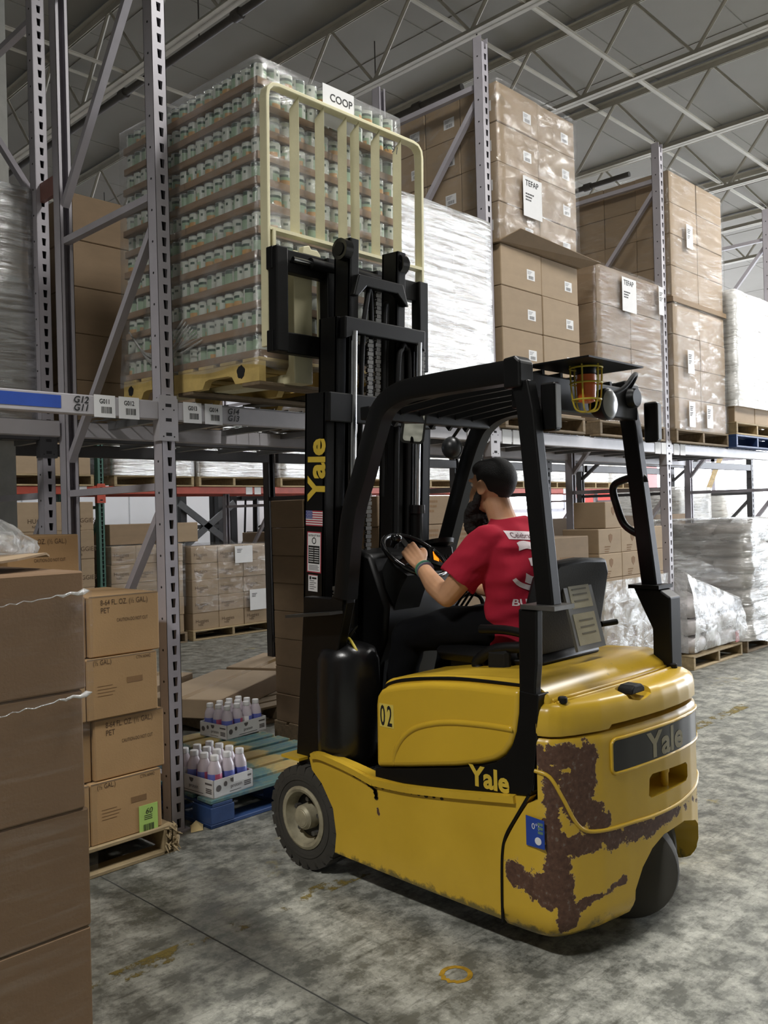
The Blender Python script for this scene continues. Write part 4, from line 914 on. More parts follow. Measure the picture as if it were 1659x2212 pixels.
# ---- mast (leans back a little)
TM = Matrix.Translation((.6, -.70, .3)) @ Matrix.Rotation(rad(3.0), 4, 'X') @ Matrix.Translation((-.6, .70, -.3))
ms = thing('mast', None, None); ms.parent = FK; ms.location = -Vector(FK.location); WL[ms] = Vector()
def rail(x0, sd, y0, y1, z0, z1, name):
    b = B(TM); t = .014; xx = lambda a, c: (min(a, c), max(a, c))
    b.box(*xx(x0, x0+sd*t), y0, y1, z0, z1); b.box(*xx(x0, x0+sd*.055), y0, y0+t, z0, z1); b.box(*xx(x0, x0+sd*.055), y1-t, y1, z0, z1); return mk(name, b, bk, ms, bevel=.002)
ro = rail(.255, 1, -.765, -.63, .1, 2.06, 'outer_rail'); rail(.955, -1, -.765, -.63, .1, 2.06, 'outer_rail')
rail(.325, 1, -.76, -.64, .5, 2.40, 'middle_rail'); rail(.885, -1, -.76, -.64, .5, 2.40, 'middle_rail')
for x, sd in ((.40, 1), (.71, 1)): rail(x, sd, -.76, -.655, 1.0, 2.76, 'inner_rail')
[mk('outer_crossmember', B(TM).box(.25, .96, -.80, -.765, z, z+h), bk, ms, bevel=.006) for z, h in ((1.93, .13), (.45, .1))]
mk('middle_crossmember', B(TM).prism([(.34, 2.30), (.34, 2.40), (.87, 2.40), (.87, 2.30), (.8, 2.33), (.42, 2.33)], 'Y', -.80, -.76), bk, ms, bevel=.006)
mk('inner_crossmember', B(TM).prism([(.40, 2.50), (.43, 2.60), (.72, 2.60), (.76, 2.50), (.74, 2.50), (.68, 2.55), (.48, 2.55), (.43, 2.50)], 'Y', -.79, -.75), bk, ms, bevel=.006)
for x in (.392, .762):
    rl = mk('mast_roller', B(TM).cyl((x-.035, -.735, 2.705), (x+.01, -.735, 2.705), .048, 24), bkg, ms, 40); mk('roller_cap', B(TM).cyl((x-.04, -.735, 2.705), (x-.033, -.735, 2.705), .03, 20), bk, rl, 40)
for x in (.40, .83): mk('lift_cylinder', B(TM).cyl((x, -.79, .5), (x, -.79, 1.55), .032, 18), bk, ms, 40); mk('cylinder_rod', B(TM).cyl((x, -.79, 1.55), (x, -.79, 2.34), .017, 16), chrome, ms, 40); mk('cylinder_clamp', B(TM).cyl((x, -.79, 1.52), (x, -.79, 1.56), .042, 18), bkg, ms, 40)
def chain(x, y, z0, z1):
    b = B(TM); z = z0; k = 0
    while z < z1:
        w_ = .018 if k % 2 else .012; b.box(x-w_, x+w_, y-.007, y+.007, z, z+.017); b.box(x-.02, x+.02, y-.004, y+.004, z+.006, z+.010); z += .019; k += 1
    o = mk('lift_chain', b, stl, ms); return o
chain(.52, -.77, 1.2, 2.31); chain(.86, -.785, 1.9, 2.31); chain(.60, -.74, 2.05, 2.56); chain(.30, -.80, .6, 1.2)
for pts in ([(.47, -.76, 1.2), (.47, -.77, 2.2), (.50, -.77, 2.5), (.54, -.75, 2.53), (.56, -.74, 2.3), (.56, -.74, 1.8)], [(.70, -.78, 1.2), (.70, -.78, 2.15), (.73, -.775, 2.30), (.76, -.77, 2.31), (.79, -.77, 2.2), (.79, -.77, 1.4)], [(.64, -.74, 1.6), (.64, -.745, 2.4), (.655, -.74, 2.5), (.67, -.73, 2.4), (.67, -.73, 1.7)]):
    mk('hydraulic_hose', B(TM).tube(smoothpath(pts, 6), .012, 8), rub2, ms, 60)
wt = thing('mast_decal', None, None); wt.parent = FK; wt.location = -Vector(FK.location); WL[wt] = Vector()
def mw(o): o.matrix_world = TM @ o.matrix_basis if False else o.matrix_world; return o
XL = .2535
def on_mast(name, b, m, par=None): return mk(name, B(TM).add(b.v, b.f) if True else b, m, par or ms)
yt = text_mesh('Yale', .155, ylet, bold=.035).copy(); yt.transform(TM @ Matrix.Translation((XL-.001, -.648, 1.588)) @ Matrix.Rotation(-PI/2, 4, 'Z') @ Matrix.Rotation(PI/2, 4, 'X') @ Matrix.Translation((.118, 0, 0)) @ Matrix.Rotation(PI/2, 4, 'Z')); ob('lettering', yt, wt)
fr = mat('flag red', '#a83a48', .5); fb = mat('flag blue', '#3a4280', .5)
fb_ = B(TM); y0, z0, fw, fh = -.645, 1.47, .112, .068
fb_.box(XL-.0008, XL, y0-fw, y0, z0, z0+fh, 0)
for k in range(0, 13, 2): fb_.box(XL-.0012, XL-.0008, y0-fw, y0, z0+k*fh/13, z0+(k+1)*fh/13, 1)
fb_.box(XL-.0016, XL-.0012, y0-fw*.4, y0, z0+fh*6/13, z0+fh, 2)
for r in range(5):
    for c in range(6 if r % 2 == 0 else 5): yy = y0-.004-(c+(.5 if r % 2 else 0))*.0074; zz = z0+fh*6/13+.004+r*.0068; fb_.box(XL-.002, XL-.0016, yy-.0028, yy, zz, zz+.0028, 0)
mk('flag_decal', fb_, [papm, fr, fb], ms)
cd = B(TM); y0, z0 = -.655, 1.262
cd.box(XL-.0006, XL, y0-.094, y0, z0, z0+.182, 1); cd.box(XL-.001, XL-.0006, y0-.089, y0-.005, z0+.005, z0+.177, 0); cd.box(XL-.0014, XL-.001, y0-.084, y0-.010, z0+.04, z0+.12, 2)
for r in range(7):
    for c in range(2): cd.box(XL-.0018, XL-.0014, y0-.014-.036*c-.030, y0-.014-.036*c, z0+.048+r*.010, z0+.051+r*.010, 0)
for r in range(4): cd.box(XL-.0014, XL-.001, y0-.08+.006*(r % 2), y0-.014, z0+.012+r*.006, z0+.0145+r*.006, 3)
cd.tube([TM.inverted() @ TM @ Vector((XL-.0012, y0-.047+.012*math.cos(2*PI*k/20), z0+.142+.013*math.sin(2*PI*k/20))) for k in range(20)], .0022, 4, 2, closed=True)
cdo = mk('caution_decal', cd, [papm, fr, blk, mat('grey print', '#55565a')], ms)
ct = text_mesh('CAUTION LIFT TRUCK', .0125, blk, bold=.02, squeeze=.62).copy(); ct.transform(TM @ Matrix.Translation((XL-.0014, y0-.009, z0+.161)) @ Matrix.Rotation(-PI/2, 4, 'Z') @ Matrix.Rotation(PI/2, 4, 'X')); ob('lettering', ct, cdo)
sd_ = B(TM); y0, z0 = -.665, 1.178; sd_.box(XL-.0006, XL, y0-.062, y0, z0, z0+.074, 0); sd_.box(XL-.0009, XL-.0006, y0-.062, y0, z0+.071, z0+.074, 1)
for r in range(5): sd_.box(XL-.001, XL-.0006, y0-.04-.012*(r % 2), y0-.01, z0+.01+r*.009, z0+.0125+r*.009, 2)
sd_.box(XL-.001, XL-.0006, y0-.02, y0-.008, z0+.052, z0+.066, 2); sd_.box(XL-.001, XL-.0006, y0-.055, y0-.025, z0+.055, z0+.063, 2); mk('inspection_decal', sd_, [papm, fr, blk], ms)
# carriage, forks, load backrest (upper mast head leans a touch less)
TC = Matrix.Translation((.6, -.62, 2.2)) @ Matrix.Rotation(rad(1.5), 4, 'X') @ Matrix.Translation((-.6, .62, -2.2))
cgm = thing('carriage', None, None); cgm.parent = FK; cgm.location = -Vector(FK.location); WL[cgm] = Vector()
b = B(TC); b.box(.095, 1.10, -.70, -.655, 2.60, 2.70); b.box(.095, 1.10, -.70, -.655, 2.24, 2.335)
mk('carriage_bar', b, bk, cgm, bevel=.005)
for x0, x1 in ((.10, .165), (.40, .47), (.72, .79), (1.03, 1.095)): mk('carriage_plate', B(TC).box(x0, x1, -.725, -.665, 2.24, 2.70), bk, cgm, bevel=.005)
mk('shift_cylinder', B(TC).cyl((.20, -.715, 2.655), (.30, -.715, 2.655), .013, 12), chrome, cgm, 40); mk('shift_cylinder_body', B(TC).cyl((.30, -.715, 2.655), (.75, -.715, 2.655), .026, 14), bk, cgm, 40)
mk('hook_block', B(TC).prism([(.28, 2.70), (.285, 2.735), (.32, 2.745), (.33, 2.73), (.37, 2.73), (.385, 2.715), (.39, 2.70)], 'Y', -.69, -.655), crm, cgm, bevel=.004)
for x in (.255, .82): mk('fork', B(TC).prism([(-.654, 2.12), (-.654, 2.72), (-.612, 2.72), (-.610, 2.20), (-.59, 2.165), (.50, 2.152), (.50, 2.140), (-.59, 2.12)], 'X', x, x+.11), crm if x < .5 else stl, cgm, bevel=.004)
lb = thing('load_backrest', None, None); lb.parent = FK; lb.location = -Vector(FK.location); WL[lb] = Vector()
fp = [(.115, -.63, 2.27), (.115, -.63, 3.37), (.122, -.63, 3.405), (.145, -.63, 3.428), (.18, -.63, 3.435), (1.07, -.63, 3.435), (1.105, -.63, 3.428), (1.128, -.63, 3.405), (1.135, -.63, 3.37), (1.135, -.63, 2.55)]
mk('backrest_frame', B(TC).tube(fp, 1, prof=[(-.025, -.009), (.025, -.009), (.025, .009), (-.025, .009)], up=(1, 0, 0)), crm, lb, 40, bevel=.003)
for x in (.286, .44, .585, .668, .81, .968):
    mk('backrest_bar', B(TC).add([(x-.014, -.612, 2.80), (x+.014, -.646, 2.80), (x+.014, -.646, 3.43), (x-.014, -.612, 3.37), (x-.010, -.608, 2.80), (x+.018, -.642, 2.80), (x+.018, -.642, 3.43), (x-.010, -.608, 3.37)], [(0, 1, 2, 3), (4, 7, 6, 5), (0, 4, 5, 1), (1, 5, 6, 2), (2, 6, 7, 3), (3, 7, 4, 0)]), crm, lb)
mk('backrest_crossbar', B(TC).box(.12, 1.13, -.655, -.605, 2.785, 2.80), crm, lb); mk('backrest_foot', B(TC).box(.135, .15, -.66, -.62, 2.4, 2.79), crm, lb); mk('backrest_foot', B(TC).box(.40, .46, -.653, -.645, 2.3, 2.66), crm, lb)
xt = text_mesh('X 91', .055, blk, shear=.2).copy(); xt.transform(TC @ Matrix.Translation((.84, -.6565, 3.335)) @ Matrix.Rotation(PI/2, 4, 'X'))
ob('lettering', xt, lb)
# ---- cab
cab = thing('driver_cell', None, None); cab.parent = FK; cab.location = -Vector(FK.location); WL[cab] = Vector()
mk('front_pillar', B().prism([(-.72, .44), (-.85, .45), (-1.07, 1.15), (-1.07, 1.165), (-.80, 1.165)], 'X', .15, .20), bk, cab, bevel=.005); mk('front_pillar', B().prism([(-.72, .44), (-.80, .45), (-.86, 1.15), (-.72, 1.165)], 'X', .98, 1.04), bk, cab, bevel=.005)
mk('pillar_flange', B().tube([(.125, -.775, 1.085), (.125, -1.06, 1.115)], 1, prof=[(-.012, -.006), (.06, -.006), (.06, .006), (-.012, .006)]), mat('worn black edge', '#3a3a38', .35, .3), cab); mk('pillar_gusset', B().prism([(-.83, 1.09), (-1.05, 1.115), (-1.07, 1.24), (-.98, 1.16)], 'X', .14, .15), bk, cab)
mk('dashboard', B().prism([(-.74, .46), (-.74, 1.30), (-.80, 1.36), (-.90, 1.33), (-1.0, 1.10), (-.98, .95), (-.86, .70), (-.82, .46)], 'X', .46, .98), bk, cab, 40, bevel=.02)
mk('steering_column', B().tube(smoothpath([(.59, -.83, .62), (.59, -.88, .95), (.59, -.96, 1.17), (.59, -1.03, 1.28)], 5), 1, prof=[(-.085, -.07), (.085, -.07), (.10, 0), (.085, .07), (-.085, .07), (-.10, 0)], up=(0, 1, 0)), mat('dark grey cowl', '#131414', .55, Specular_IOR_Level=.3), cab, 60)
SWc, SWt = Vector((.59, -1.055, 1.325)), rad(35); Ms = Matrix.Translation(SWc) @ Matrix.Rotation(SWt, 4, 'X')
sw = mk('steering_wheel', B(Ms).tube([(.155*math.cos(2*PI*k/40), .155*math.sin(2*PI*k/40), 0) for k in range(40)], .0125, 10, closed=True), bkg, cab, 60)
b = B(Ms); b.lathe([(.05, -.03), (.045, 0), (.03, .008), (.004, .01)], (0, 0, 0), n=20)
for a in (80, 200, 320): b.tube([(.03*math.cos(rad(a)), .03*math.sin(rad(a)), -.004), (.15*math.cos(rad(a)), .15*math.sin(rad(a)), 0)], 1, prof=[(-.018, -.005), (.018, -.005), (.018, .005), (-.018, .005)])
mk('wheel_spokes', b, bkg, sw, 40); mk('spinner_knob', B(Ms).lathe([(.012, 0), (.014, .02), (.024, .035), (.026, .05), (.02, .062), (.004, .066)], (-.10, .06, .012), n=16), bkg, sw, 50)
dp = thing('display_unit', None, None); dp.parent = FK; dp.location = -Vector(FK.location); WL[dp] = Vector()
Md = Matrix.Translation((.76, -1.06, 1.30)) @ Matrix.Rotation(rad(-20), 4, 'Z') @ Matrix.Rotation(rad(-12), 4, 'X')
mk('display_case', B(Md).cbox(-.05, .075, 0, .05, -.05, .06, .008), bk, dp); mk('display_screen', B(Md).box(-.035, -.01, -.002, 0, -.02, .035), emit('orange display glow', '#ff8a1e', 1.6), dp); mk('display_screen', B(Md).prism([(-.075, -.012), (-.05, -.016), (-.072, .012)], 'Y', -.002, 0), MC['orange display glow'], dp)
b = B(Md)
for i in range(4):
    for j in range(2): b.box(.01+i*.016, .021+i*.016, -.004, 0, -.03+j*.03, -.012+j*.03)
mk('display_buttons', b, rub2, dp); mk('display_mount', B(Md).lathe([(.02, 0), (.07, .02), (.075, .04), (.04, .045)], (.03, .05, .055), n=20), bk, dp, 50)
for x, y in ((.86, -1.12), (.90, -1.12), (.94, -1.12)): lv = mk('hydraulic_lever', B().tube([(x, y+.1, 1.02), (x, y, 1.14)], .006, 8), bk, cab, 60); mk('lever_knob', B().ell((x, y-.005, 1.155), .015, .015, .02, 10, 6), bkg, lv, 60)
mk('lever_console', B().prism([(-.9, .95), (-.9, 1.06), (-1.15, 1.02), (-1.3, .97), (-1.3, .9)], 'X', .83, .97), bk, cab, bevel=.01)
mk('grab_rail', B().tube(smoothpath([(.985, -.86, .95), (.97, -1.0, 1.10), (.97, -1.12, 1.11), (.97, -1.15, 1.0)], 5), .011, 8), bk, cab, 60)
st = thing('seat', None, None); st.parent = FK; st.location = -Vector(FK.location); WL[st] = Vector()
mk('seat_cushion', B().cbox(.41, .87, -1.83, -1.30, .905, .975, .03), seatm, st, 40, bevel=.012); mk('seat_base', B().box(.46, .84, -1.80, -1.36, .88, .91), bk, st)
sbk = [(.40, -1.76, .95), (.40, -1.79, 1.1), (.42, -1.83, 1.26), (.47, -1.85, 1.315), (.64, -1.86, 1.325), (.81, -1.85, 1.315), (.86, -1.83, 1.26), (.88, -1.79, 1.1), (.88, -1.76, .95)]
b = B(); n = len(sbk); b.add([(x, y+.035, z) for x, y, z in sbk]+[(x, y-.045, z) for x, y, z in sbk], [tuple(range(n)), tuple(range(2*n-1, n-1, -1))]+[(i, n+i, n+(i+1) % n, (i+1) % n) for i in range(n)])
mk('seat_backrest', b, seatm, st, 50, bevel=.018)
Mp = Matrix.Translation((.63, -1.875, 1.13)) @ Matrix.Rotation(rad(-14), 4, 'X')
pch = mk('document_pouch', B(Mp).box(-.10, .10, -.012, 0, -.16, .16), mat('pouch vinyl', '#54534e', .35), st); b = B(Mp); b.box(-.07, .075, -.014, -.012, 0, .135); b.box(-.08, .07, -.0145, -.0125, -.14, -.02); mk('document_paper', b, mat('manual paper', '#9d977f', .6), pch)
b = B(Mp); b.box(-.03, .045, -.0155, -.014, .09, .115); [b.box(-.05, .05, -.0155, -.0142, zz, zz+.006) for zz in (.07, .05, .025, -.05, -.075, -.1)]; mk('document_print', b, mat('faint print', '#6a665a', .7), pch)
for x in (.385, .895): mk('armrest', B().tube(smoothpath([(x, -1.80, 1.05), (x, -1.70, 1.06), (x, -1.58, 1.055)], 4), .018, 10), bk, st, 60); mk('hip_bolster', B().tube(smoothpath([(x+(.02 if x < .5 else -.02), -1.80, 1.0), (x, -1.66, .985), (x, -1.56, .93), (x, -1.57, .89)], 4), [.022]*13, 10), seatm, st, 60)
mk('belt_buckle', B().cbox(.36, .40, -1.72, -1.62, .90, .985, .012), rub2, st, bevel=.004); mk('recline_lever', B().cyl((.86, -1.83, 1.04), (.93, -1.86, 1.045), .012, 10), rub2, st, 60)
# ---- drooping tied bag on the step
bg = thing('black_bag', 'black tied rubbish bag with a yellow tie standing on the forklift step', 'bag', (.25, -.97, .455))
b = B(); b.lathe([(.02, .46), (.115, .47), (.135, .52), (.138, .75), (.135, .90), (.12, .945), (.08, .965), (.03, .975), (.012, .99)], (.255, -.955, 0), n=28)
b.v = [(x, y*1.0+.012*mn.noise(Vector((x*9, y*9, z*5))), z+.012*mn.noise(Vector((x*8, y*8, 3)))) for x, y, z in b.v]; mk('bag_body', b, mat('black plastic', '#111112', .28, bump=.3, bscale=18), bg, 60)
b = B()
for k in range(5): a = k*1.3; b.tube([(.255, -.955, .98), (.255+.03*math.cos(a), -.955+.03*math.sin(a), 1.02), (.255+.05*math.cos(a), -.955+.05*math.sin(a), 1.0+.01*k)], [.010, .007, .003], 6)
mk('bag_knot', b, MC['black plastic'], bg, 60); mk('yellow_tie', B().tube(smoothpath([(.24, -.98, .985), (.225, -1.0, .99), (.215, -1.03, .975), (.21, -1.06, .945), (.22, -1.05, .925)], 5), .006, 8), yc, bg, 60)
# ------------------------------------------------------------------ the driver
PER = thing('person', 'bearded man in a red printed T-shirt driving the yellow forklift', 'person', (.62, -1.6, .96))
skin = mat('skin', '#bb8d6a', .55, var=.08, scale=14, bump=.06, bscale=300, Subsurface_Weight=.06); hairm = mat('black hair', '#0c0a0a', .75, bump=.6, bscale=260); beardm = mat('black beard', '#14100e', .85, bump=.9, bscale=150, var=.3)
shirtm = mat('red cotton', '#9f1f33', .9, Specular_IOR_Level=.2, var=.07, scale=6, bump=.1, bscale=240); trom = mat('black trousers cloth', '#090a0d', .95, Specular_IOR_Level=.15, var=.15, bump=.1, bscale=200); bootm = mat('dark boot', '#26282b', .6, var=.2); whp = mat('white shirt print', '#d9cdd0', .8)
def limb(b, pts, rd, n=14, ends=True):
    P = smoothpath(pts, 5); N = len(P); m = len(pts)-1; R = []
    for i in range(N):
        t = i/5; k = min(int(t), m-1); R.append(rd[k]+(rd[k+1]-rd[k])*(t-k))
    b.tube(P, R, n)
    if ends:
        for p, r in zip(pts, rd): b.ell(p, r, r, r, 12, 8)
def torso(b, rows, n=24):
    b.loft([[(cx+rx*math.copysign(abs(math.cos(a))**.85, math.cos(a)), cy+ry*math.copysign(abs(math.sin(a))**.85, math.sin(a)), z) for a in [2*PI*k/n for k in range(n)]] for z, cx, cy, rx, ry in rows])
def hand(b, wr, kn, nrm, side=1, curl=(26, 58, 48), grip=1.0):
    """palm plus five separate fingers closing towards -nrm; side=1 left hand, -1 right hand"""
    wr, kn = Vector(wr), Vector(kn); d = (kn-wr).normalized(); n = Vector(nrm); n = (n-d*n.dot(d)).normalized(); t = d.cross(n)*side
    for s in (-.026, -.009, .009, .026): limb(b, [wr+t*s*.55, wr.lerp(kn, .55)+t*s*.95+n*.004, kn+t*s], [.0155, .0145, .0115], 10)
    for s, L, off in ((.029, .92, 2), (.010, 1.0, 0), (-.010, .95, 4), (-.029, .78, 9)):
        p = kn+t*s; a = 0; pts = [p]; dd = d
        for q, l in zip(curl, (.044, .027, .021)):
            a += rad(q+off); dd = d*math.cos(a)-n*math.sin(a); p = p+dd*l*L; pts.append(p)
        limb(b, pts, [.0105, .0095, .0088, .0076], 10)
    p0 = wr.lerp(kn, .22)+t*.022; p1 = p0+d*.028+t*.022-n*.008; p2 = p1+d*.032+t*.004-n*.012; p3 = p2+d*.020-t*.012-n*.012
    limb(b, [p0, p1, p2, p3], [.015, .0125, .0105, .0085], 10)
b = B()
b.ell((.62, -1.482, 1.632), .074, .094, .094, 24, 16); b.ell((.62, -1.435, 1.575), .058, .068, .072, 20, 12); b.ell((.62, -1.405, 1.535), .042, .042, .04, 16, 10)
limb(b, [(.62, -1.402, 1.625), (.62, -1.374, 1.592), (.62, -1.372, 1.582)], [.012, .014, .012], 10)       # nose
b.ell((.62, -1.40, 1.545), .026, .012, .008, 12, 8); b.ell((.62, -1.398, 1.533), .024, .012, .008, 12, 8)   # lips
for s in (-1, 1):
    b.ell((.62+s*.030, -1.394, 1.645), .022, .014, .009, 10, 6)                                            # brow
    e = B(); e.loft([[(.62+s*(.076+.010*math.sin(q*PI/6)), -1.482+.005*q+.021*math.cos(a)*(1-.06*q), 1.612+.034*math.sin(a)*(1-.06*q)) for a in [2*PI*k/14 for k in range(14)]] for q in range(4)]); b.add(e.v, e.f)
limb(b, [(.62, -1.545, 1.43), (.62, -1.515, 1.50), (.62, -1.49, 1.57)], [.062, .056, .056], 18)
torso(b, [(.97, .62, -1.605, .14, .10), (1.1, .62, -1.615, .145, .10), (1.25, .62, -1.61, .15, .10), (1.38, .62, -1.595, .15, .09), (1.45, .62, -1.57, .10, .065), (1.48, .62, -1.55, .06, .055)])
limb(b, [(.465, -1.565, 1.405), (.41, -1.50, 1.28), (.375, -1.42, 1.175)], [.056, .052, .043]); limb(b, [(.375, -1.42, 1.175), (.405, -1.33, 1.215), (.47, -1.205, 1.285)], [.043, .043, .028])
limb(b, [(.785, -1.575, 1.40), (.86, -1.52, 1.27), (.90, -1.43, 1.16)], [.056, .052, .043]); limb(b, [(.90, -1.43, 1.16), (.895, -1.32, 1.15), (.875, -1.20, 1.155)], [.043, .042, .028])
hand(b, (.47, -1.205, 1.285), (.492, -1.115, 1.352), (-.78, -.15, .55), 1); hand(b, (.875, -1.20, 1.155), (.87, -1.115, 1.175), (.1, -.3, 1), -1)
for x, kx, ax in ((.535, .46, .43), (.705, .77, .78)): limb(b, [(x, -1.58, 1.04), (kx, -1.13, .975)], [.075, .055]); limb(b, [(kx, -1.13, .975), (ax, -1.01, .58)], [.053, .035])
sk_me = fuse(b, .0042, 3, 'body'); sk_me.materials.append(skin); ob('body', sk_me, PER)
ev = B(); [ev.ell((.62+s*.030, -1.398, 1.628), .012, .010, .010, 12, 8) for s in (-1,)]; mk('eye', ev, mat('eye white', '#d5d0c8', .3), PER, 180); ev = B().ell((.65, -1.398, 1.628), .012, .010, .010, 12, 8); mk('eye', ev, MC['eye white'], PER, 180)
b = B(); b.ell((.62, -1.497, 1.648), .081, .092, .090, 28, 18); b.ell((.62, -1.522, 1.618), .066, .056, .055, 24, 14); b.ell((.62, -1.522, 1.585), .047, .034, .036, 20, 12); b.ell((.62, -1.46, 1.688), .066, .075, .046, 20, 12)
hm = fuse(b, .005, 12, 'hair'); hm.materials.append(hairm); ob('hair', hm, PER)
b = B()
for s in (-1, 1): limb(b, [(.62+s*.070, -1.455, 1.60), (.62+s*.066, -1.445, 1.56), (.62+s*.050, -1.41, 1.525), (.62+s*.025, -1.385, 1.51)], [.008, .017, .026, .032], 12)
limb(b, [(.62, -1.388, 1.53), (.62, -1.375, 1.49), (.62, -1.37, 1.45), (.62, -1.375, 1.415)], [.038, .046, .040, .014], 14); limb(b, [(.585, -1.395, 1.548), (.62, -1.383, 1.556), (.655, -1.395, 1.548)], [.008, .010, .008], 8)
b.ell((.62, -1.41, 1.50), .06, .04, .05, 16, 10)
bm_ = fuse(b, .0045, 2, 'beard')
NN = [v.normal.copy() for v in bm_.vertices]
for v, nn in zip(bm_.vertices, NN): q = mn.noise(v.co*90)*.004+mn.noise(Vector((v.co.x*160, v.co.y*160, v.co.z*30)))*.003; v.co += nn*q
bm_.materials.append(beardm); ob('beard', bm_, PER)
# T-shirt
b = B()
torso(b, [(.955, .62, -1.63, .17, .128), (.99, .62, -1.628, .172, .13), (1.08, .615, -1.62, .168, .122), (1.17, .61, -1.62, .172, .122), (1.28, .61, -1.615, .182, .124), (1.37, .615, -1.60, .188, .115), (1.425, .62, -1.58, .165, .096), (1.462, .62, -1.562, .115, .078), (1.488, .62, -1.552, .078, .068)], 32)
for s, sh, el in ((-1, (.475, -1.565, 1.40), (.386, -1.465, 1.238)), (1, (.77, -1.575, 1.395), (.885, -1.49, 1.225))):
    b.ell(sh, .078, .078, .07, 18, 12); q0, q1 = Vector(sh), Vector(el); b.tube([q0.lerp(q1, -.1), q0.lerp(q1, .35), q0.lerp(q1, .8), q1], [.072, .080, .082, .083], 20)
sm = fuse(b, .006, 5, 'tshirt')
NN = [v.normal.copy() for v in sm.vertices]
for v, nn in zip(sm.vertices, NN):
    p = v.co; f = mn.noise(Vector((p.x*5+p.z*4, p.y*5, p.z*11-p.x*6)))*.013+mn.noise(Vector((p.x*9+p.z*12, p.y*10, p.z*20-p.x*10)))*.008; f += .009*mn.noise(Vector((p.x*3, p.y*4, p.z*34)))*max(0, 1-abs(p.z-1.05)/.14); v.co += nn*f
sm.materials.append(shirtm); TS = ob('tshirt', sm, PER)
bv = BVHTree.FromPolygons([v.co.copy() for v in sm.vertices], [tuple(p.vertices) for p in sm.polygons])
def on_back(me, x0, z0, rot, name, d=.003):
    me = me.copy(); me.transform(Matrix.Rotation(rot, 4, 'Z')); bm = bmesh.new(); bm.from_mesh(me)
    for q in range(4): bmesh.ops.triangulate(bm, faces=bm.faces); bmesh.ops.subdivide_edges(bm, edges=[e for e in bm.edges if e.calc_length() > .016], cuts=1)
    for v in bm.verts:
        h = bv.ray_cast(Vector((x0+v.co.x, -2.6, z0+v.co.y)), Vector((0, 1, 0))); y = h[0].y if h[0] else -1.6; v.co = (x0+v.co.x, y-d, z0+v.co.y)
    bm.to_mesh(me); bm.free(); return ob(name, me, TS)
on_back(B().quad((0, 0, 0), (.32, 0, 0), (.32, .034, 0), (0, .034, 0)).mesh('shirt_band', [whp], recalc=False), .48, 1.402, -.07, 'shirt_band', .003)
on_back(text_mesh('Celebrating 35', .03, mat('shirt band print', '#6a4a52', .8), squeeze=.85), .492, 1.408, -.07, 'lettering', .0045)
on_back(text_mesh('35', .23, whp, bold=.02, squeeze=1.05), .478, 1.232, -.03, 'lettering', .003)
arc = [(.125*math.cos(a), .075*math.sin(a)) for a in [PI*1.12+PI*.76*k/16 for k in range(17)]]; ai = [(x*.93, y*.72+.0) for x, y in arc]; n = 17
bb = B(); bb.add([(x, y, 0) for x, y in arc]+[(x, y, 0) for x, y in ai], [(i, i+1, n+i+1, n+i) for i in range(n-1)]); on_back(bb.mesh('shirt_arc', [whp], recalc=False), .56, 1.27, -.03, 'shirt_arc', .003)
on_back(text_mesh('BU', .036, whp, bold=.02), .455, 1.145, -.02, 'lettering', .003)
# trousers, boots, wristbands
b = B(); b.ell((.62, -1.61, 1.045), .165, .135, .09, 24, 14)
for x, kx, ax in ((.535, .46, .435), (.705, .77, .78)):
    limb(b, [(x, -1.59, 1.045), ((x+kx)/2, -1.36, 1.03), (kx, -1.13, .985)], [.093, .089, .075], 18); limb(b, [(kx, -1.13, .985), ((kx+ax)/2, -1.09, .80), (ax, -1.03, .585)], [.075, .069, .064], 18, False)
tm = fuse(b, .007, 5, 'trousers')
NN = [v.normal.copy() for v in tm.vertices]
for v, nn in zip(tm.vertices, NN): p = v.co; v.co += nn*(mn.noise(Vector((p.x*8, p.y*9+p.z*5, p.z*16)))*.008)
tm.materials.append(trom); ob('trousers', tm, PER)
for ax, nm in ((.43, 0), (.78, 1)):
    b = B(); limb(b, [(ax, -1.045, .60), (ax, -1.045, .53), (ax, -1.02, .505)], [.046, .045, .045], 14); limb(b, [(ax, -1.05, .502), (ax-.004, -.94, .505), (ax-.008, -.86, .492)], [.040, .040, .030], 14); q = fuse(b, .006, 3, 'boot')
    for v in q.vertices: v.co.z = max(v.co.z, .462)
    q.materials.append(bootm); ob('boot', q, PER)
for t, c, m in ((.93, '#5fa58c', 'teal wristband'), (.86, '#77748a', 'grey wristband')):
    p = Vector((.375, -1.42, 1.175)).lerp(Vector((.47, -1.205, 1.285)), t); d = Vector((.095, .215, .11)).normalized(); u = d.cross(Vector((0, 0, 1))).normalized(); v_ = d.cross(u)
    mk('wristband', B().tube([p+(u*math.cos(2*PI*k/24)+v_*math.sin(2*PI*k/24))*.0335 for k in range(24)], 1, prof=[(-.006, -.002), (.006, -.002), (.006, .002), (-.006, .002)], closed=True), mat(m, c, .5), PER, 60, label=m)
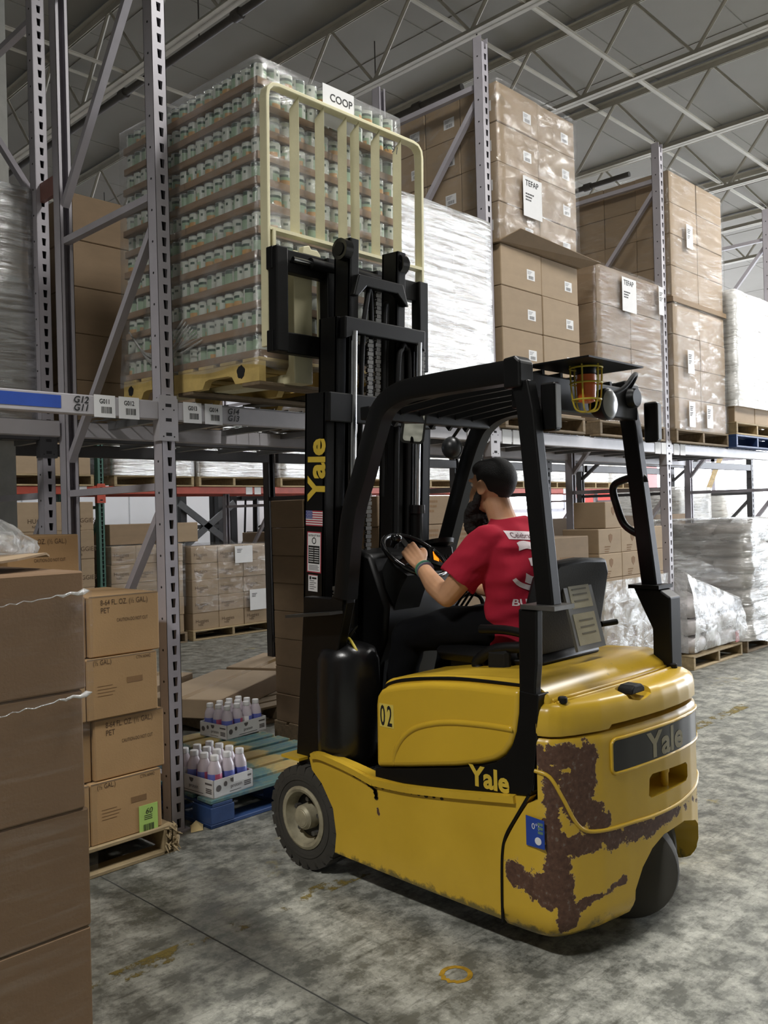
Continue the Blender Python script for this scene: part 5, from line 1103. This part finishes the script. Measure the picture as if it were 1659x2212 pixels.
# ------------------------------------------------------------------ left bay: juice cartons and the near stack
pallet(-1.24, -.2, 1.09, 1.1, 0, 'splintered wooden pallet under the juice cartons beside the near post', woodm)
o = [q for q in COL.objects if q.get('label', '').startswith('splintered')][0]
b = B(); rnd = random.Random(4)
for k in range(26): x, z = -.165+rnd.uniform(-.03, .035), rnd.uniform(.03, .128); b.tube([(x, -.205+rnd.uniform(-.01, .02), z), (x+rnd.uniform(-.02, .03), -.215+rnd.uniform(-.02, .02), z+rnd.uniform(-.04, .03))], [.006, .002], 4)
b.box(-.20, -.13, -.2, -.12, 0, .115); mk('broken_corner', b, woodm, o)['kind'] = 'stuff'
g = 'juice bottle cartons beside the near post'
JW = .345; rows = [(-.195, .128), (-.165, .394), (-.200, .660), (-.175, .926)]
rw = ['bottom', 'third', 'second', 'top']
for k, (xr, z) in enumerate(rows):
    for i in range(3):
        y0 = -.18+(.012 if k % 2 else -.004)+(.018 if (i == 1 and k % 2) else 0); x0 = xr-(i+1)*JW
        c = carton(x0, y0, z, JW-.004, .48, .263, 'juice bottle carton, %s row, %s from the near rack post' % (rw[k], ['nearest', 'second', 'third'][i]), g, cardw)
        e = y0-.001
        if k % 2 == 0:   # rows turned: small print
            for s, sz, dx, dz in (('(½ GAL.)', .03, .03, .235), ('CTN 60442', .02, .235, .240)): words(s, sz, inkm, c, (x0+dx, e, z+dz), name='carton_print', squeeze=.75)
            b = B(); b.box(x0+.19, x0+.265, e, e+.0006, z+.14, z+.165); mk('carton_print', b, mat('faint brown print', '#7d5f3d', .8), c)
            for q in range(4): mk('carton_print', B().box(x0+.05, x0+.12+.01*(q % 3), e, e+.0006, z+.10+q*.014, z+.102+q*.014), MC['faint brown print'], c)
        else:
            words('8-64 FL. OZ. (½ GAL.)', .034, inkm, c, (x0+.055, e, z+.222), name='carton_print', squeeze=.72); words('PET', .034, inkm, c, (x0+.055, e, z+.188), name='carton_print', squeeze=.8); words('CAUTION-DO NOT CUT', .022, inkm, c, (x0+.13, e, z+.145), name='carton_print', squeeze=.62)
        mk('flap_seam', B().box(x0+.004, x0+JW-.008, y0-.0006, y0+.002, z+.258, z+.2634), cardd, c)
        if k == 0 and i == 0:
            gm = mat('lime label', '#a7c96a', .6, var=.06); gl = mk('pallet_label', B().box(x0+.225, x0+.318, e-.002, e, z-.01, z+.115), gm, c)
            words('60', .036, blk, gl, (x0+.255, e-.003, z+.075), FY, shear=.2); ob('barcode', BC, gl, (x0+.245, e-.003, z+.0), FY)
            for q in range(3): mk('label_print', B().box(x0+.25, x0+.29, e-.0026, e-.002, z+.05+q*.008, z+.053+q*.008), blk, gl)
c = carton(-.66, .31, 1.192, JW-.004, .48, .263, 'juice bottle carton standing alone on top at the back of the juice pallet', g, cardw)
words('8-64 FL. OZ. (½ GAL.)', .034, inkm, c, (-.61, .309, 1.414), name='carton_print', squeeze=.72); words('PET', .034, inkm, c, (-.61, .309, 1.38), name='carton_print', squeeze=.8); words('CAUTION-DO NOT CUT', .022, inkm, c, (-.54, .309, 1.33), name='carton_print', squeeze=.62)
for k in range(4):
    for i in (1,): carton(-.235-(i+1)*JW, .31, .128+.266*k, JW-.004, .48, .263, 'juice carton in the rear rank, %s row, %s from the rack frame' % (rw[k], ['nearest', 'second', 'third'][i]), g, cardw)
pallet(-2.27, -1.5, 1.06, 1.1, 0, 'wooden pallet under the near carton stack at the left edge', woodd)
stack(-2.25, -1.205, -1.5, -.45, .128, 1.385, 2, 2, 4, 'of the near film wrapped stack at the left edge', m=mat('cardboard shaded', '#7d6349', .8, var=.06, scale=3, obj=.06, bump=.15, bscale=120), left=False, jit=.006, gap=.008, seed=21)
wrap(-2.262, -1.195, -1.512, -.44, .14, 1.33, film('faint stretch film', .10, .02, (2, 2, 30), (.1, .12, 0), .2, .5, .7, .4), 'faint stretch wrap around the near carton stack', .006, 22, top=False)
b = B(); n = 12; F = film('bright film edge', .8, .3, (9, 9, 9), (.3, .2, 0), .12, .4, .55, 1.0)
for zz, ll in ((1.33, 'upper'), (1.06, 'lower')): b = B(); b.tube([(-1.2-.35*k/20, -1.514-.006*math.sin(k), zz+.003*math.sin(k*2.7)-.03*k/20) for k in range(21)], [.0015+.009*abs(math.sin(k*1.9))*max(0, 1-k/6) for k in range(21)], 6); mk('film_edge', b, F, smooth=180, label='%s bunched shiny film edge on the near carton stack' % ll, cat='stretch wrap')

fl = thing('loose_flap', 'torn cardboard sheet lying on the near carton stack', 'cardboard sheet', (-1.7, -1.2, 1.387))
b = B(); P = [(-2.2, -1.47), (-1.55, -1.47), (-1.34, -1.40), (-1.23, -1.33), (-1.18, -1.24), (-1.24, -1.14), (-1.38, -.9), (-2.2, -.85)]
lift = lambda x, y: 1.392+.022*max(0, (x+1.75)/.4)**1.5*(.6 if y > -1.3 else 1)
b.add([(x, y, lift(x, y)) for x, y in P]+[(x, y, lift(x, y)+.006) for x, y in P], [tuple(range(7, -1, -1)), tuple(range(8, 16))]+[(i, (i+1) % 8, 8+(i+1) % 8, 8+i) for i in range(8)]); mk('sheet', b, cardm, fl)
b = B(); rings = []
for i in range(15):
    a = PI/2*i/14; r = []
    for j in range(40):
        t = 2*PI*j/40; q = 1+.16*mn.noise(Vector((math.cos(t)*2.2, math.sin(t)*2.2, a*3)))+.10*mn.noise(Vector((math.cos(t)*7, math.sin(t)*7, a*9))); c_ = math.cos(a)*q
        r.append((-1.56+.42*c_*math.cos(t), -1.02+.32*c_*math.sin(t), 1.42+.17*math.sin(a)*q))
    rings.append(r)
b.loft(rings); mk('crumpled_film', b, film('crumpled film', .6, .30, (7, 7, 7), (.3, .4, .2), .1, .42, .6, 1.0), smooth=180, label='crumpled clear film heaped on the near carton stack', cat='plastic film')
# ------------------------------------------------------------------ blue pallet with bottle trays
bp = thing('pallet', 'blue and yellow block pallet on the floor below the raised cans', 'pallet', (.12, -.1, 0))
for i in range(3):
    for j in range(3): ob('block', bm_box('block', .14, .16, .082, bluem), bp, (.12+i*.44, -.1+j*.53, .02))
for i in range(3): ob('bottom_board', bm_box('bottom_board', .14, 1.22, .019, bluem), bp, (.12+i*.44, -.1, 0))
for j in range(3): ob('bottom_board', bm_box('bottom_board', 1.02, .12, .0195, bluem), bp, (.12, -.1+j*.55, .0))
for i in range(3): ob('stringer_board', bm_box('stringer_board', .12, 1.22, .018, bluem), bp, (.13+i*.44, -.1, .102))
for k in range(8): ob('deck_board', bm_box('deck_board', 1.02, .118, .019, bluet), bp, (.12, -.1+k*.1574, .1205))
bot = mat('milky plastic', '#cfc5cd', .2, var=.05, Transmission_Weight=.12); capm = mat('white bottle cap', '#dcdcdc', .4); lab1 = mat('bottle label blue', '#5a63a8', .3); lab2 = mat('bottle label red', '#a8506a', .3); tray_w = mat('white printed tray board', '#c4c3c1', .6, var=.05, obj=.06); tprint = mat('tray print grey', '#55504e', .7)
def bottle_meshes():
    a = B().lathe([(.012, 0), (.034, .002), (.036, .008), (.036, .03), (.034, .034), (.036, .04), (.036, .11), (.033, .135), (.021, .165), (.017, .172), (.017, .178)], (0, 0, 0), n=18).mesh('bottle', [bot], 50)
    l = B().lathe([(.0362, .045), (.0367, .046), (.0367, .105), (.0362, .106)], (0, 0, 0), n=18); l.m = [0 if (i % 18) < 9 else (1 if (i % 18) < 13 else 2) for i in range(len(l.f))]
    c = B().lathe([(.019, .168), (.0215, .17), (.0215, .190), (.020, .194), (.004, .195)], (0, 0, 0), n=18).mesh('cap', [capm], 40)
    return a, l.mesh('bottle_label', [lab1, lab2, papm], 50), c
bA, bL, bC = bottle_meshes()
def bottle_tray(x, y, nx, ny, rz, label, grp, z=.1398):
    p = .0805; wx, wy = nx*p+.012, ny*p+.012; t = thing('bottle_tray', label, 'bottle tray', (x, y, z), None, rz); R = Matrix.Translation((x, y, z)) @ Matrix.Rotation(rz, 4, 'Z')
    b = B(); h = .088; b.box(0, wx, 0, wy, 0, .004); b.box(0, wx, 0, .004, 0, h); b.box(0, wx, wy-.004, wy, 0, h); b.box(0, .004, 0, wy, 0, h); b.box(wx-.004, wx, 0, wy, 0, h); ob('tray', b.mesh('tray', [tray_w]), t, local=True)
    for rot, L, off in ((FY, wx, (0, -.001, 0)), (FX, wy, (-.001, wy, 0))):
        b = B(); b.add([(.032+.016*math.cos(2*PI*k/16), .045+.016*math.sin(2*PI*k/16), 0) for k in range(16)], [tuple(range(16))]); b.add([(.075+.011*math.cos(2*PI*k/12), .058+.013*math.sin(2*PI*k/12), 0) for k in range(12)], [tuple(range(12))])
        b.add([(L*.48+.017*math.cos(PI+PI*k/8), .078+.022*math.sin(PI+PI*k/8), 0) for k in range(9)], [tuple(range(9))])
        for q in range(3): b.quad((L-.06, .02+q*.009, 0), (L-.015, .02+q*.009, 0), (L-.015, .026+q*.009, 0), (L-.06, .026+q*.009, 0))
        b.quad((L-.065, .062, 0), (L-.012, .062, 0), (L-.012, .071, 0), (L-.065, .071, 0)); b.quad((.10, .012, 0), (L-.08, .012, 0), (L-.08, .015, 0), (.10, .015, 0))
        ob('tray_print', b.mesh('tray_print', [tprint], recalc=False), t, off, rot, local=True); words('protein', .028, tprint, t, (0, 0, 0), rot, name='lettering', squeeze=.9).location = Vector((off[0]-.0005+(L*.42 if rot == FY else 0), off[1]-(.0005 if rot == FY else L*.42), .03))
    for i in range(nx):
        for j in range(ny):
            q = R @ Vector((.006+(i+.5)*p, .006+(j+.5)*p, .0045)); o = ob('bottle', bA, None, q, (0, 0, random.uniform(0, 6)), label='white capped drink bottle, %s rank, %s from the left, %s' % (ORD[j] if j else 'front', ORD[i] if i else 'first', grp), cat='bottle', group='bottles of the '+grp)
            ob('cap', bC, o, local=True); ob('bottle_label', bL, o, local=True)
    return t, wx, wy
bottle_tray(.147, -.088, 3, 4, rad(4), 'white bottle tray at the front corner of the blue pallet', 'front tray on the blue pallet')
bottle_tray(.86, .80, 4, 3, rad(6), 'white bottle tray at the back of the blue pallet', 'rear tray on the blue pallet')
mk('label_slip', B().box(.26, .345, -.099, -.0975, .20, .236), papm, label='white paper slip stuck on the front bottle tray', cat='paper slip')
pallet(1.2, 1.4, 1.1, 1.1, 0, 'wooden pallet under the flat cartons behind the bottle trays', woodd)
for x, y, sx, sy, z, l in ((1.18, 1.34, 1.12, .58, .129, 'long flat brown carton behind the bottle trays'), (2.26, 1.92, .75, .55, .129, 'second flat brown carton beside the dark stack'), (.80, 1.95, 1.0, .5, .129, 'flat brown carton farthest behind the bottle trays')):
    c = carton(x, y, z, sx, sy, .135, l, m=cardm, rz=rad(28)); mk('tape', B().box(.01, sx-.01, sy/2-.03, sy/2+.03, .135, .1356), tapem, c).location = (0, 0, 0)
mk('paper_scrap', B().add([(.03, -.06, .002), (.09, -.075, .002), (.12, -.03, .012), (.10, .0, .03), (.06, -.02, .022), (.04, -.04, .03)], [(0, 1, 4, 5), (1, 2, 3, 4)]), mat('cream paper scrap', '#cbb583', .8), label='crumpled cream paper scrap on the floor by the blue pallet', cat='paper scrap')
# floor marks
fl = bpy.data.objects['floor']; mk('floor_joint', B().box(-.514, -.509, -9, -.05, .0004, .0012), mat('joint filler', '#3f403d', .9), fl)
def worn_yellow(nm, thr):
    t = NT(nm); n = t.math('ADD', t.math('MULTIPLY', t.noise(t.co(), 14, 8, .75), .55), t.math('MULTIPLY', t.noise(t.co(), 1.7, 2), .45)); m = t.ramp(n, ((thr, (0,)*4), (thr+.05, (.75,)*4))); b = t.bsdf(lin('#8b7a3e'), .6); tr = t.n('ShaderNodeBsdfTransparent'); x = t.n('ShaderNodeMixShader'); t.l(m, x, 0, 0); t.l(tr, x, 0, 1); t.l(b, x, 0, 2); t.l(x, t.out); return t.m
mk('trim_1', B().box(-2, 12, -1.06, -.97, .0005, .0015), worn_yellow('worn aisle stripe', .51), kind='structure')
b = B(); N = 24; b.add([(-.124+r*math.cos(2*PI*k/N)*(1+.1*math.sin(3*k)), -1.84+r*math.sin(2*PI*k/N), .0014) for r in (.055, .038) for k in range(N)], [(k, (k+1) % N, N+(k+1) % N, N+k) for k in range(N)])
mk('floor_mark', b, mat('yellow floor paint', '#b08a26', .6, var=.3, scale=40), label='worn yellow painted ring on the floor in front of the forklift tail', cat='floor mark')
# ------------------------------------------------------------------ bag pallets on the right
pallet(5.40, -.1, 1.1, 1.1, 0, 'wooden pallet under the torn bag pile right of the forklift', woodm); pallet(6.62, -.1, 1.1, 1.1, 0, 'wooden pallet under the tall wrapped bag stack', woodd)
bagm = mat('grey white sack', '#b0a9a3', .55, var=.12, scale=4, obj=.08, bump=.35, bscale=22); bagw = mat('clear white sack', '#cfcaca', .35, var=.12, scale=6, bump=.7, bscale=26); redl = mat('red sack label', '#b8323a', .4)
def bag_mesh(sx, sy, sz, m, seed=0):
    b = B(); rings = []; n = 24; K = 10
    for i in range(K+1):
        a = -PI/2+PI*i/K; c_ = max(.03, abs(math.cos(a)))**.42; r = []
        for j in range(n):
            t = 2*PI*j/n; ct, s_ = math.cos(t), math.sin(t); x = math.copysign(abs(ct)**.45, ct)*c_*sx/2; y = math.copysign(abs(s_)**.45, s_)*c_*sy/2; z = math.copysign(abs(math.sin(a))**.8, math.sin(a))*sz/2
            q = .014*mn.noise(Vector((x*11+seed, y*11, z*16))); r.append((x+q, y+q, z+sz/2+q))
        rings.append(r)
    return b.loft(rings).mesh('sack', [m], 180)
bgA = [bag_mesh(.53, .35, .175, bagm, k) for k in range(3)]; bgB = [bag_mesh(.36, .51, .175, bagm, k+5) for k in range(3)]
for k in range(7):
    for i in range(3 if k % 2 else 2):
        for j in range(2 if k % 2 else 3):
            if not (j == 0 or i == 0 or k == 6): continue
            x, y = (6.84+i*.37, .18+j*.52) if k % 2 else (6.90+i*.54, .10+j*.36)
            ob('sack', (bgB if k % 2 else bgA)[(i+j+k) % 3], None, (x, y, PH+k*.168), (0, 0, random.uniform(-.06, .06)), label='grey white sack, %s layer, %s from the left, %s, tall wrapped stack' % (['bottom', 'second', 'third', 'fourth', 'fifth', 'sixth', 'top'][k], ['first', 'second', 'third'][i], ['front', 'middle', 'rear'][j]), cat='sack', group='sacks of the tall stack')
wrap(6.60, 7.72, -.13, 1.05, PH+.02, 1.36, F_sack, 'loose white stretch wrap around the tall sack stack', .04, 31, skirt=.05)
bgC = [bag_mesh(.335, .40, .168, bagw, k+9) for k in range(3)]
for k in range(3):
    for i in range(3):
        for j in range(2):
            x, y = 5.62+i*.34, .12+j*.42
            s = ob('sack', bgC[(i+j+k) % 3], None, (x, y, PH+k*.165), (0, 0, random.uniform(-.2, .2)), label='clear white plastic sack, %s layer, %s column, %s, on the torn bag pile' % (['bottom', 'middle', 'top'][k], ['left', 'centre', 'right'][i], ['front', 'rear'][j]), cat='sack', group='sacks of the torn pile')
            if k == 0 and i == 2 and j == 0: mk('red_label', B().box(6.33, 6.42, -.105, -.098, PH+.02, PH+.13), redl, s)
b = B(); NX_, NY_ = 30, 26; vs = []
for i in range(NX_+1):
    for j in range(NY_+1):
        u, v = i/NX_, j/NY_; x = 5.38+1.14*u; top = .92-.30*u; q = mn.noise(Vector((u*4, v*4, 2)))*.05+mn.noise(Vector((u*11, v*11, 5)))*.02
        if v < .45: y, z = .65-.72*v/.45, top-.05*v+q
        else: s = (v-.45)/.55; y, z = -.07-.07*math.sin(s*2.4)+q*.6, (top-.03)*(1-s)+.17*s+q*.3
        vs.append((x, y, z))
ls = []
for i in range(21):
    for j in range(15):
        u, v = i/20, j/14; q = mn.noise(Vector((u*5, v*5, 9)))*.05; ls.append((5.385+q*.5-.03*math.sin(v*2.5), .95-1.02*u, (.9-.05*(1-u))*(1-v)+.16*v+q*.4))
b.add(ls, [(i*15+j, (i+1)*15+j, (i+1)*15+j+1, i*15+j+1) for i in range(20) for j in range(14)])
b.add(vs, [(i*(NY_+1)+j, (i+1)*(NY_+1)+j, (i+1)*(NY_+1)+j+1, i*(NY_+1)+j+1) for i in range(NX_) for j in range(NY_)]); mk('torn_film', b, F_bag, smooth=180, label='torn crumpled film draped over the bag pile right of the forklift', cat='stretch wrap')
b = B(); b.add([(5.36, .3, 1.18), (5.36, .1, .72), (6.45, -.12, .78), (6.3, .0, .86), (5.9, .08, 1.0), (5.6, .2, 1.12)], [(0, 1, 2, 3, 4, 5)]); mk('film_tail', b, F_light, label='triangular loose film tail above the torn bag pile', cat='stretch wrap')
stack(9.3, 10.3, 1.9, 2.9, 0, 1.75, 1, 1, 3, 'of the grey wrapped load beyond the sacks', left=False, seed=90); wrap(9.28, 10.33, 1.88, 2.92, 0, 1.78, F_white, 'grey white wrapped load standing beyond the sack stacks', .03, 91, per=.1)
stack(12.4, 14.4, 2.6, 3.6, 0, 1.7, 2, 1, 2, 'of the far wrapped load at the right edge', left=False, seed=92); wrap(12.38, 14.43, 2.58, 3.62, 0, 1.76, F_white, 'white wrapped load at the right edge under the shelf beam', .05, 93, per=.12)
mk('timber_plank', B().tube([(14.4, 4.5, 0), (17.0, 4.5, 2.75)], 1, prof=[(-.02, -.07), (.02, -.07), (.02, .07), (-.02, .07)]), woodm, label='long timber plank leaning diagonally in the bright far right', cat='plank')
# row two floor goods on the right
mk('carton_board', B().box(5.3, 8.4, 1.32, 1.34, .9, 1.42), cardd, label='long brown cardboard sheet standing behind the sack stacks', cat='cardboard sheet')
# ------------------------------------------------------------------ far row with red beams
R3 = 5.6; PG = post_mesh(3.6, .05, 'front_post', [greenm, shadowm]); PG2 = rpost_mesh(3.6, greenm); PW = post_mesh(3.6, name='front_post', mats=[rackm, shadowm])
for i, (x, l) in enumerate(((-.0, 'far row rack frame beyond the left bay'), (2.6, 'green perforated rack frame in the far row'), (5.06, 'grey far row rack frame behind the mast'), (7.6, 'far row rack frame beyond the driver'), (10.1, 'far row rack frame seen past the right guard leg'), (12.6, 'far row rack frame in the bright area'), (15.1, 'last far row rack frame at the right'))):
    frame(x, R3, R3+1.07, l, H=3.6, pf=PG if i == 1 else PW, pr=PG2 if i == 1 else rpost_mesh(3.6), m=greenm if i == 1 else rackm)
for i, (a, c) in enumerate(((0, 2.6), (2.6, 5.06), (5.06, 7.6), (7.6, 10.1), (10.1, 12.6), (12.6, 15.1))):
    n_ = ['left of the green post', 'right of the green post', 'behind the mast', 'behind the driver', 'past the driver', 'at the far right'][i]
    beam(a, c, R3, 'red far row front beam '+n_, zt=1.915, m=redm, tags=(('tag', c-.42, ''), ('tag', c-.28, ''))); beam(a, c, R3+1.07, 'red far row rear beam '+n_, zt=1.915, m=redm, flip=True)
pl0 = None; k = 0
for x, l, kind in ((.15, 'first', 0), (1.42, 'second', 0), (2.75, 'third', 1), (3.9, 'fourth', 1), (5.2, 'fifth', 1), (6.4, 'sixth', 1), (7.75, 'seventh', 2), (8.9, 'eighth', 2), (10.3, 'ninth', 2), (11.4, 'tenth', 2), (12.8, 'eleventh', 2), (13.9, 'twelfth', 2)):
    if pl0 is None: pl0 = pallet(x, R3-.03, 1.08, 1.1, 1.9155, l+' pallet from the left on the red beams', woodm)
    else: dup(pl0, (x, R3-.03, 1.9155), 0, l+' pallet from the left on the red beams')
    h = .75+.2*((k*7) % 4)/3
    stack(x+.02, x+1.06, R3-.01, R3+1.0, 1.9155+PH, 1.9155+PH+h, 1 if kind else 2, 1, 2, l+' load on the red beams', left=False, seed=40+k)
    if kind: wrap(x, x+1.08, R3-.03, R3+1.02, 1.9155+PH, 1.9155+PH+h+.01, F_shiny if kind == 1 else F_white, 'shiny stretch wrap on the %s load of the red beams' % l, .015, 40+k, per=.12)
    k += 1
pallet(3.76, R3-.03, 1.22, 1.05, 0, 'wooden pallet under the wrapped nappy cartons on the far floor', woodm); pallet(2.68, R3-.03, 1.0, 1.05, 0, 'wooden pallet left of the wrapped nappy cartons', woodd)
hp = (('Huggies', .062, .1, .42), ('NB6', .04, .2, .22))
stack(3.78, 4.96, R3, R3+1.0, PH, 1.165, 3, 2, 5, 'of the wrapped nappy pallet', prints=hp, seed=61); wrap(3.765, 4.975, R3-.015, R3+1.01, PH+.22, 1.175, F_patch, 'clear stretch wrap on the nappy cartons', .012, 61)
stack(2.70, 3.66, R3, R3+1.0, PH, 1.22, 3, 1, 5, 'left of the nappy pallet', prints=hp, left=False, seed=62); wrap(2.685, 3.675, R3-.015, R3+1.01, .45, 1.23, F_light, 'clear stretch wrap on the cartons left of the nappy pallet', .012, 62)
for x, z, w_, h, l in ((4.42, .93, .28, .22, 'tilted white paper on the wrapped nappy pallet'), (4.64, .30, .29, .27, 'white delivery sheet low on the wrapped nappy pallet'), (3.30, .90, .24, .26, 'white paper on the cartons behind the rack brace')): paper(x, R3-.03, z, w_, h, l, (('~', .7),), rz=0)
for x, z, l in ((2.72, 1.232, 'dark carton on top left of the nappy neighbour'), (3.34, 1.232, 'printed carton on top beside the dark carton')): c = carton(x, R3+.05, z, .58, .5, .24, l, m=cardd if x < 3 else cardm)
pallet(1.5, R3-.03, 1.03, 1.05, 0, 'wooden pallet under the tall nappy cartons by the green post', woodd)
stack(1.52, 2.50, R3, R3+1.0, PH, 1.74, 2, 1, 5, 'of the tall nappy pile by the green post', prints=(('HUGGIES', .07, .45, .28), ('NB6', .04, .55, .12)), left=False, seed=63); stack(.4, 1.45, R3, R3+1.0, 0, 1.7, 2, 1, 4, 'of the pile left of the nappy pile', left=False, seed=64)
for x, l in ((5.3, 'behind the dim mast stack'), (6.5, 'far behind the driver'), (7.8, 'far behind the seat'), (9.0, 'far behind the guard leg')): stack(x, x+1.05, R3, R3+1.0, 0, 1.3, 2, 1, 2, 'of the far floor pile '+l, left=False, seed=int(x*10))
# cross braced stand and the second forklift beyond the far row
dk_ = mat('far dark steel', '#3a3d40', .5); sx = thing('scissor_stand', 'dark steel cross braced lift stand beyond the red beams', 'lift stand', (5.3, 7.6, 0))
for x in (4.95, 5.62): mk('post', B().box(x-.05, x+.05, 7.55, 7.65, 0, 2.2), dk_, sx)
for za, zb in ((1.05, 1.75), (1.75, 1.05)): mk('cross_arm', B().tube([(4.85, 7.52, za), (5.85, 7.52, zb)], 1, prof=[(-.015, -.05), (.015, -.05), (.015, .05), (-.015, .05)]), mat('far grey steel', '#707579', .5), sx)
mk('cross_rail', B().box(4.95, 5.62, 7.53, 7.56, 1.36, 1.42), dk_, sx); mk('lift_platform', B().box(4.8, 5.9, 7.45, 8.2, .3, .45), dk_, sx)
f2 = thing('forklift', 'small dark forklift standing before the white wall', 'forklift', (6.6, 8.2, 0))
for y in (7.9, 8.4): mk('mast_rail', B().box(6.02, 6.14, y-.05, y+.05, .05, 2.1), bk, f2)
mk('guard_roof', B().box(6.2, 7.15, 7.8, 8.5, 1.80, 1.86), bk, f2); mk('rear_leg', B().tube([(6.98, 7.83, 1.82), (6.95, 7.83, 1.62), (6.40, 7.83, .98)], .04, 6), bk, f2); mk('front_leg', B().tube([(6.5, 7.83, 1.82), (6.48, 7.83, 1.0)], .045, 6), bk, f2); mk('front_leg', B().tube([(6.30, 7.83, 1.82), (6.25, 7.83, .98)], .018, 6), bk, f2)
mk('body', B().cbox(6.2, 7.3, 7.7, 8.6, .12, 1.0, .05), mat('far yellow body', '#b59b34', .5), f2); mk('cowl', B().prism([(6.5, .95), (6.75, 1.2), (6.62, 1.28), (6.45, 1.0)], 'Y', 7.95, 8.25), bk, f2); mk('steering_wheel', B(Matrix.Translation((6.76, 8.0, 1.33)) @ Matrix.Rotation(rad(-35), 4, 'Y')).tube([(.15*math.cos(2*PI*k/24), .15*math.sin(2*PI*k/24), 0) for k in range(24)], .014, 6, closed=True), bk, f2)
for x in (6.35, 7.1): mk('tyre', B().lathe([(.1, 0), (.2, .0), (.22, .03), (.22, .12), (.2, .15), (.1, .15)], (x, 7.66, .22), 'Y', 24), rub, f2, 40)
# red goods and lights in the bright far right
rb = mat('red painted panel', '#c23b2c', .5)
for x, y, z, sx_, sy_, sz_, l in ((9.6, 9.3, 0, 2.6, 1.0, 1.45, 'red crate stack far behind the guard leg'), (17.2, 7.0, 0, 1.6, 1.2, 2.8, 'tall red crate seen far right below the shelf beam')):
    t = thing('red_crate', l, 'crate', (x, y, z)); mk('crate_body', B().cbox(x, x+sx_, y, y+sy_, z, z+sz_, .02), rb, t); mk('crate_lid', B().cbox(x-.02, x+sx_+.02, y-.02, y+sy_+.02, z+sz_, z+sz_+.05, .01), rb, t)
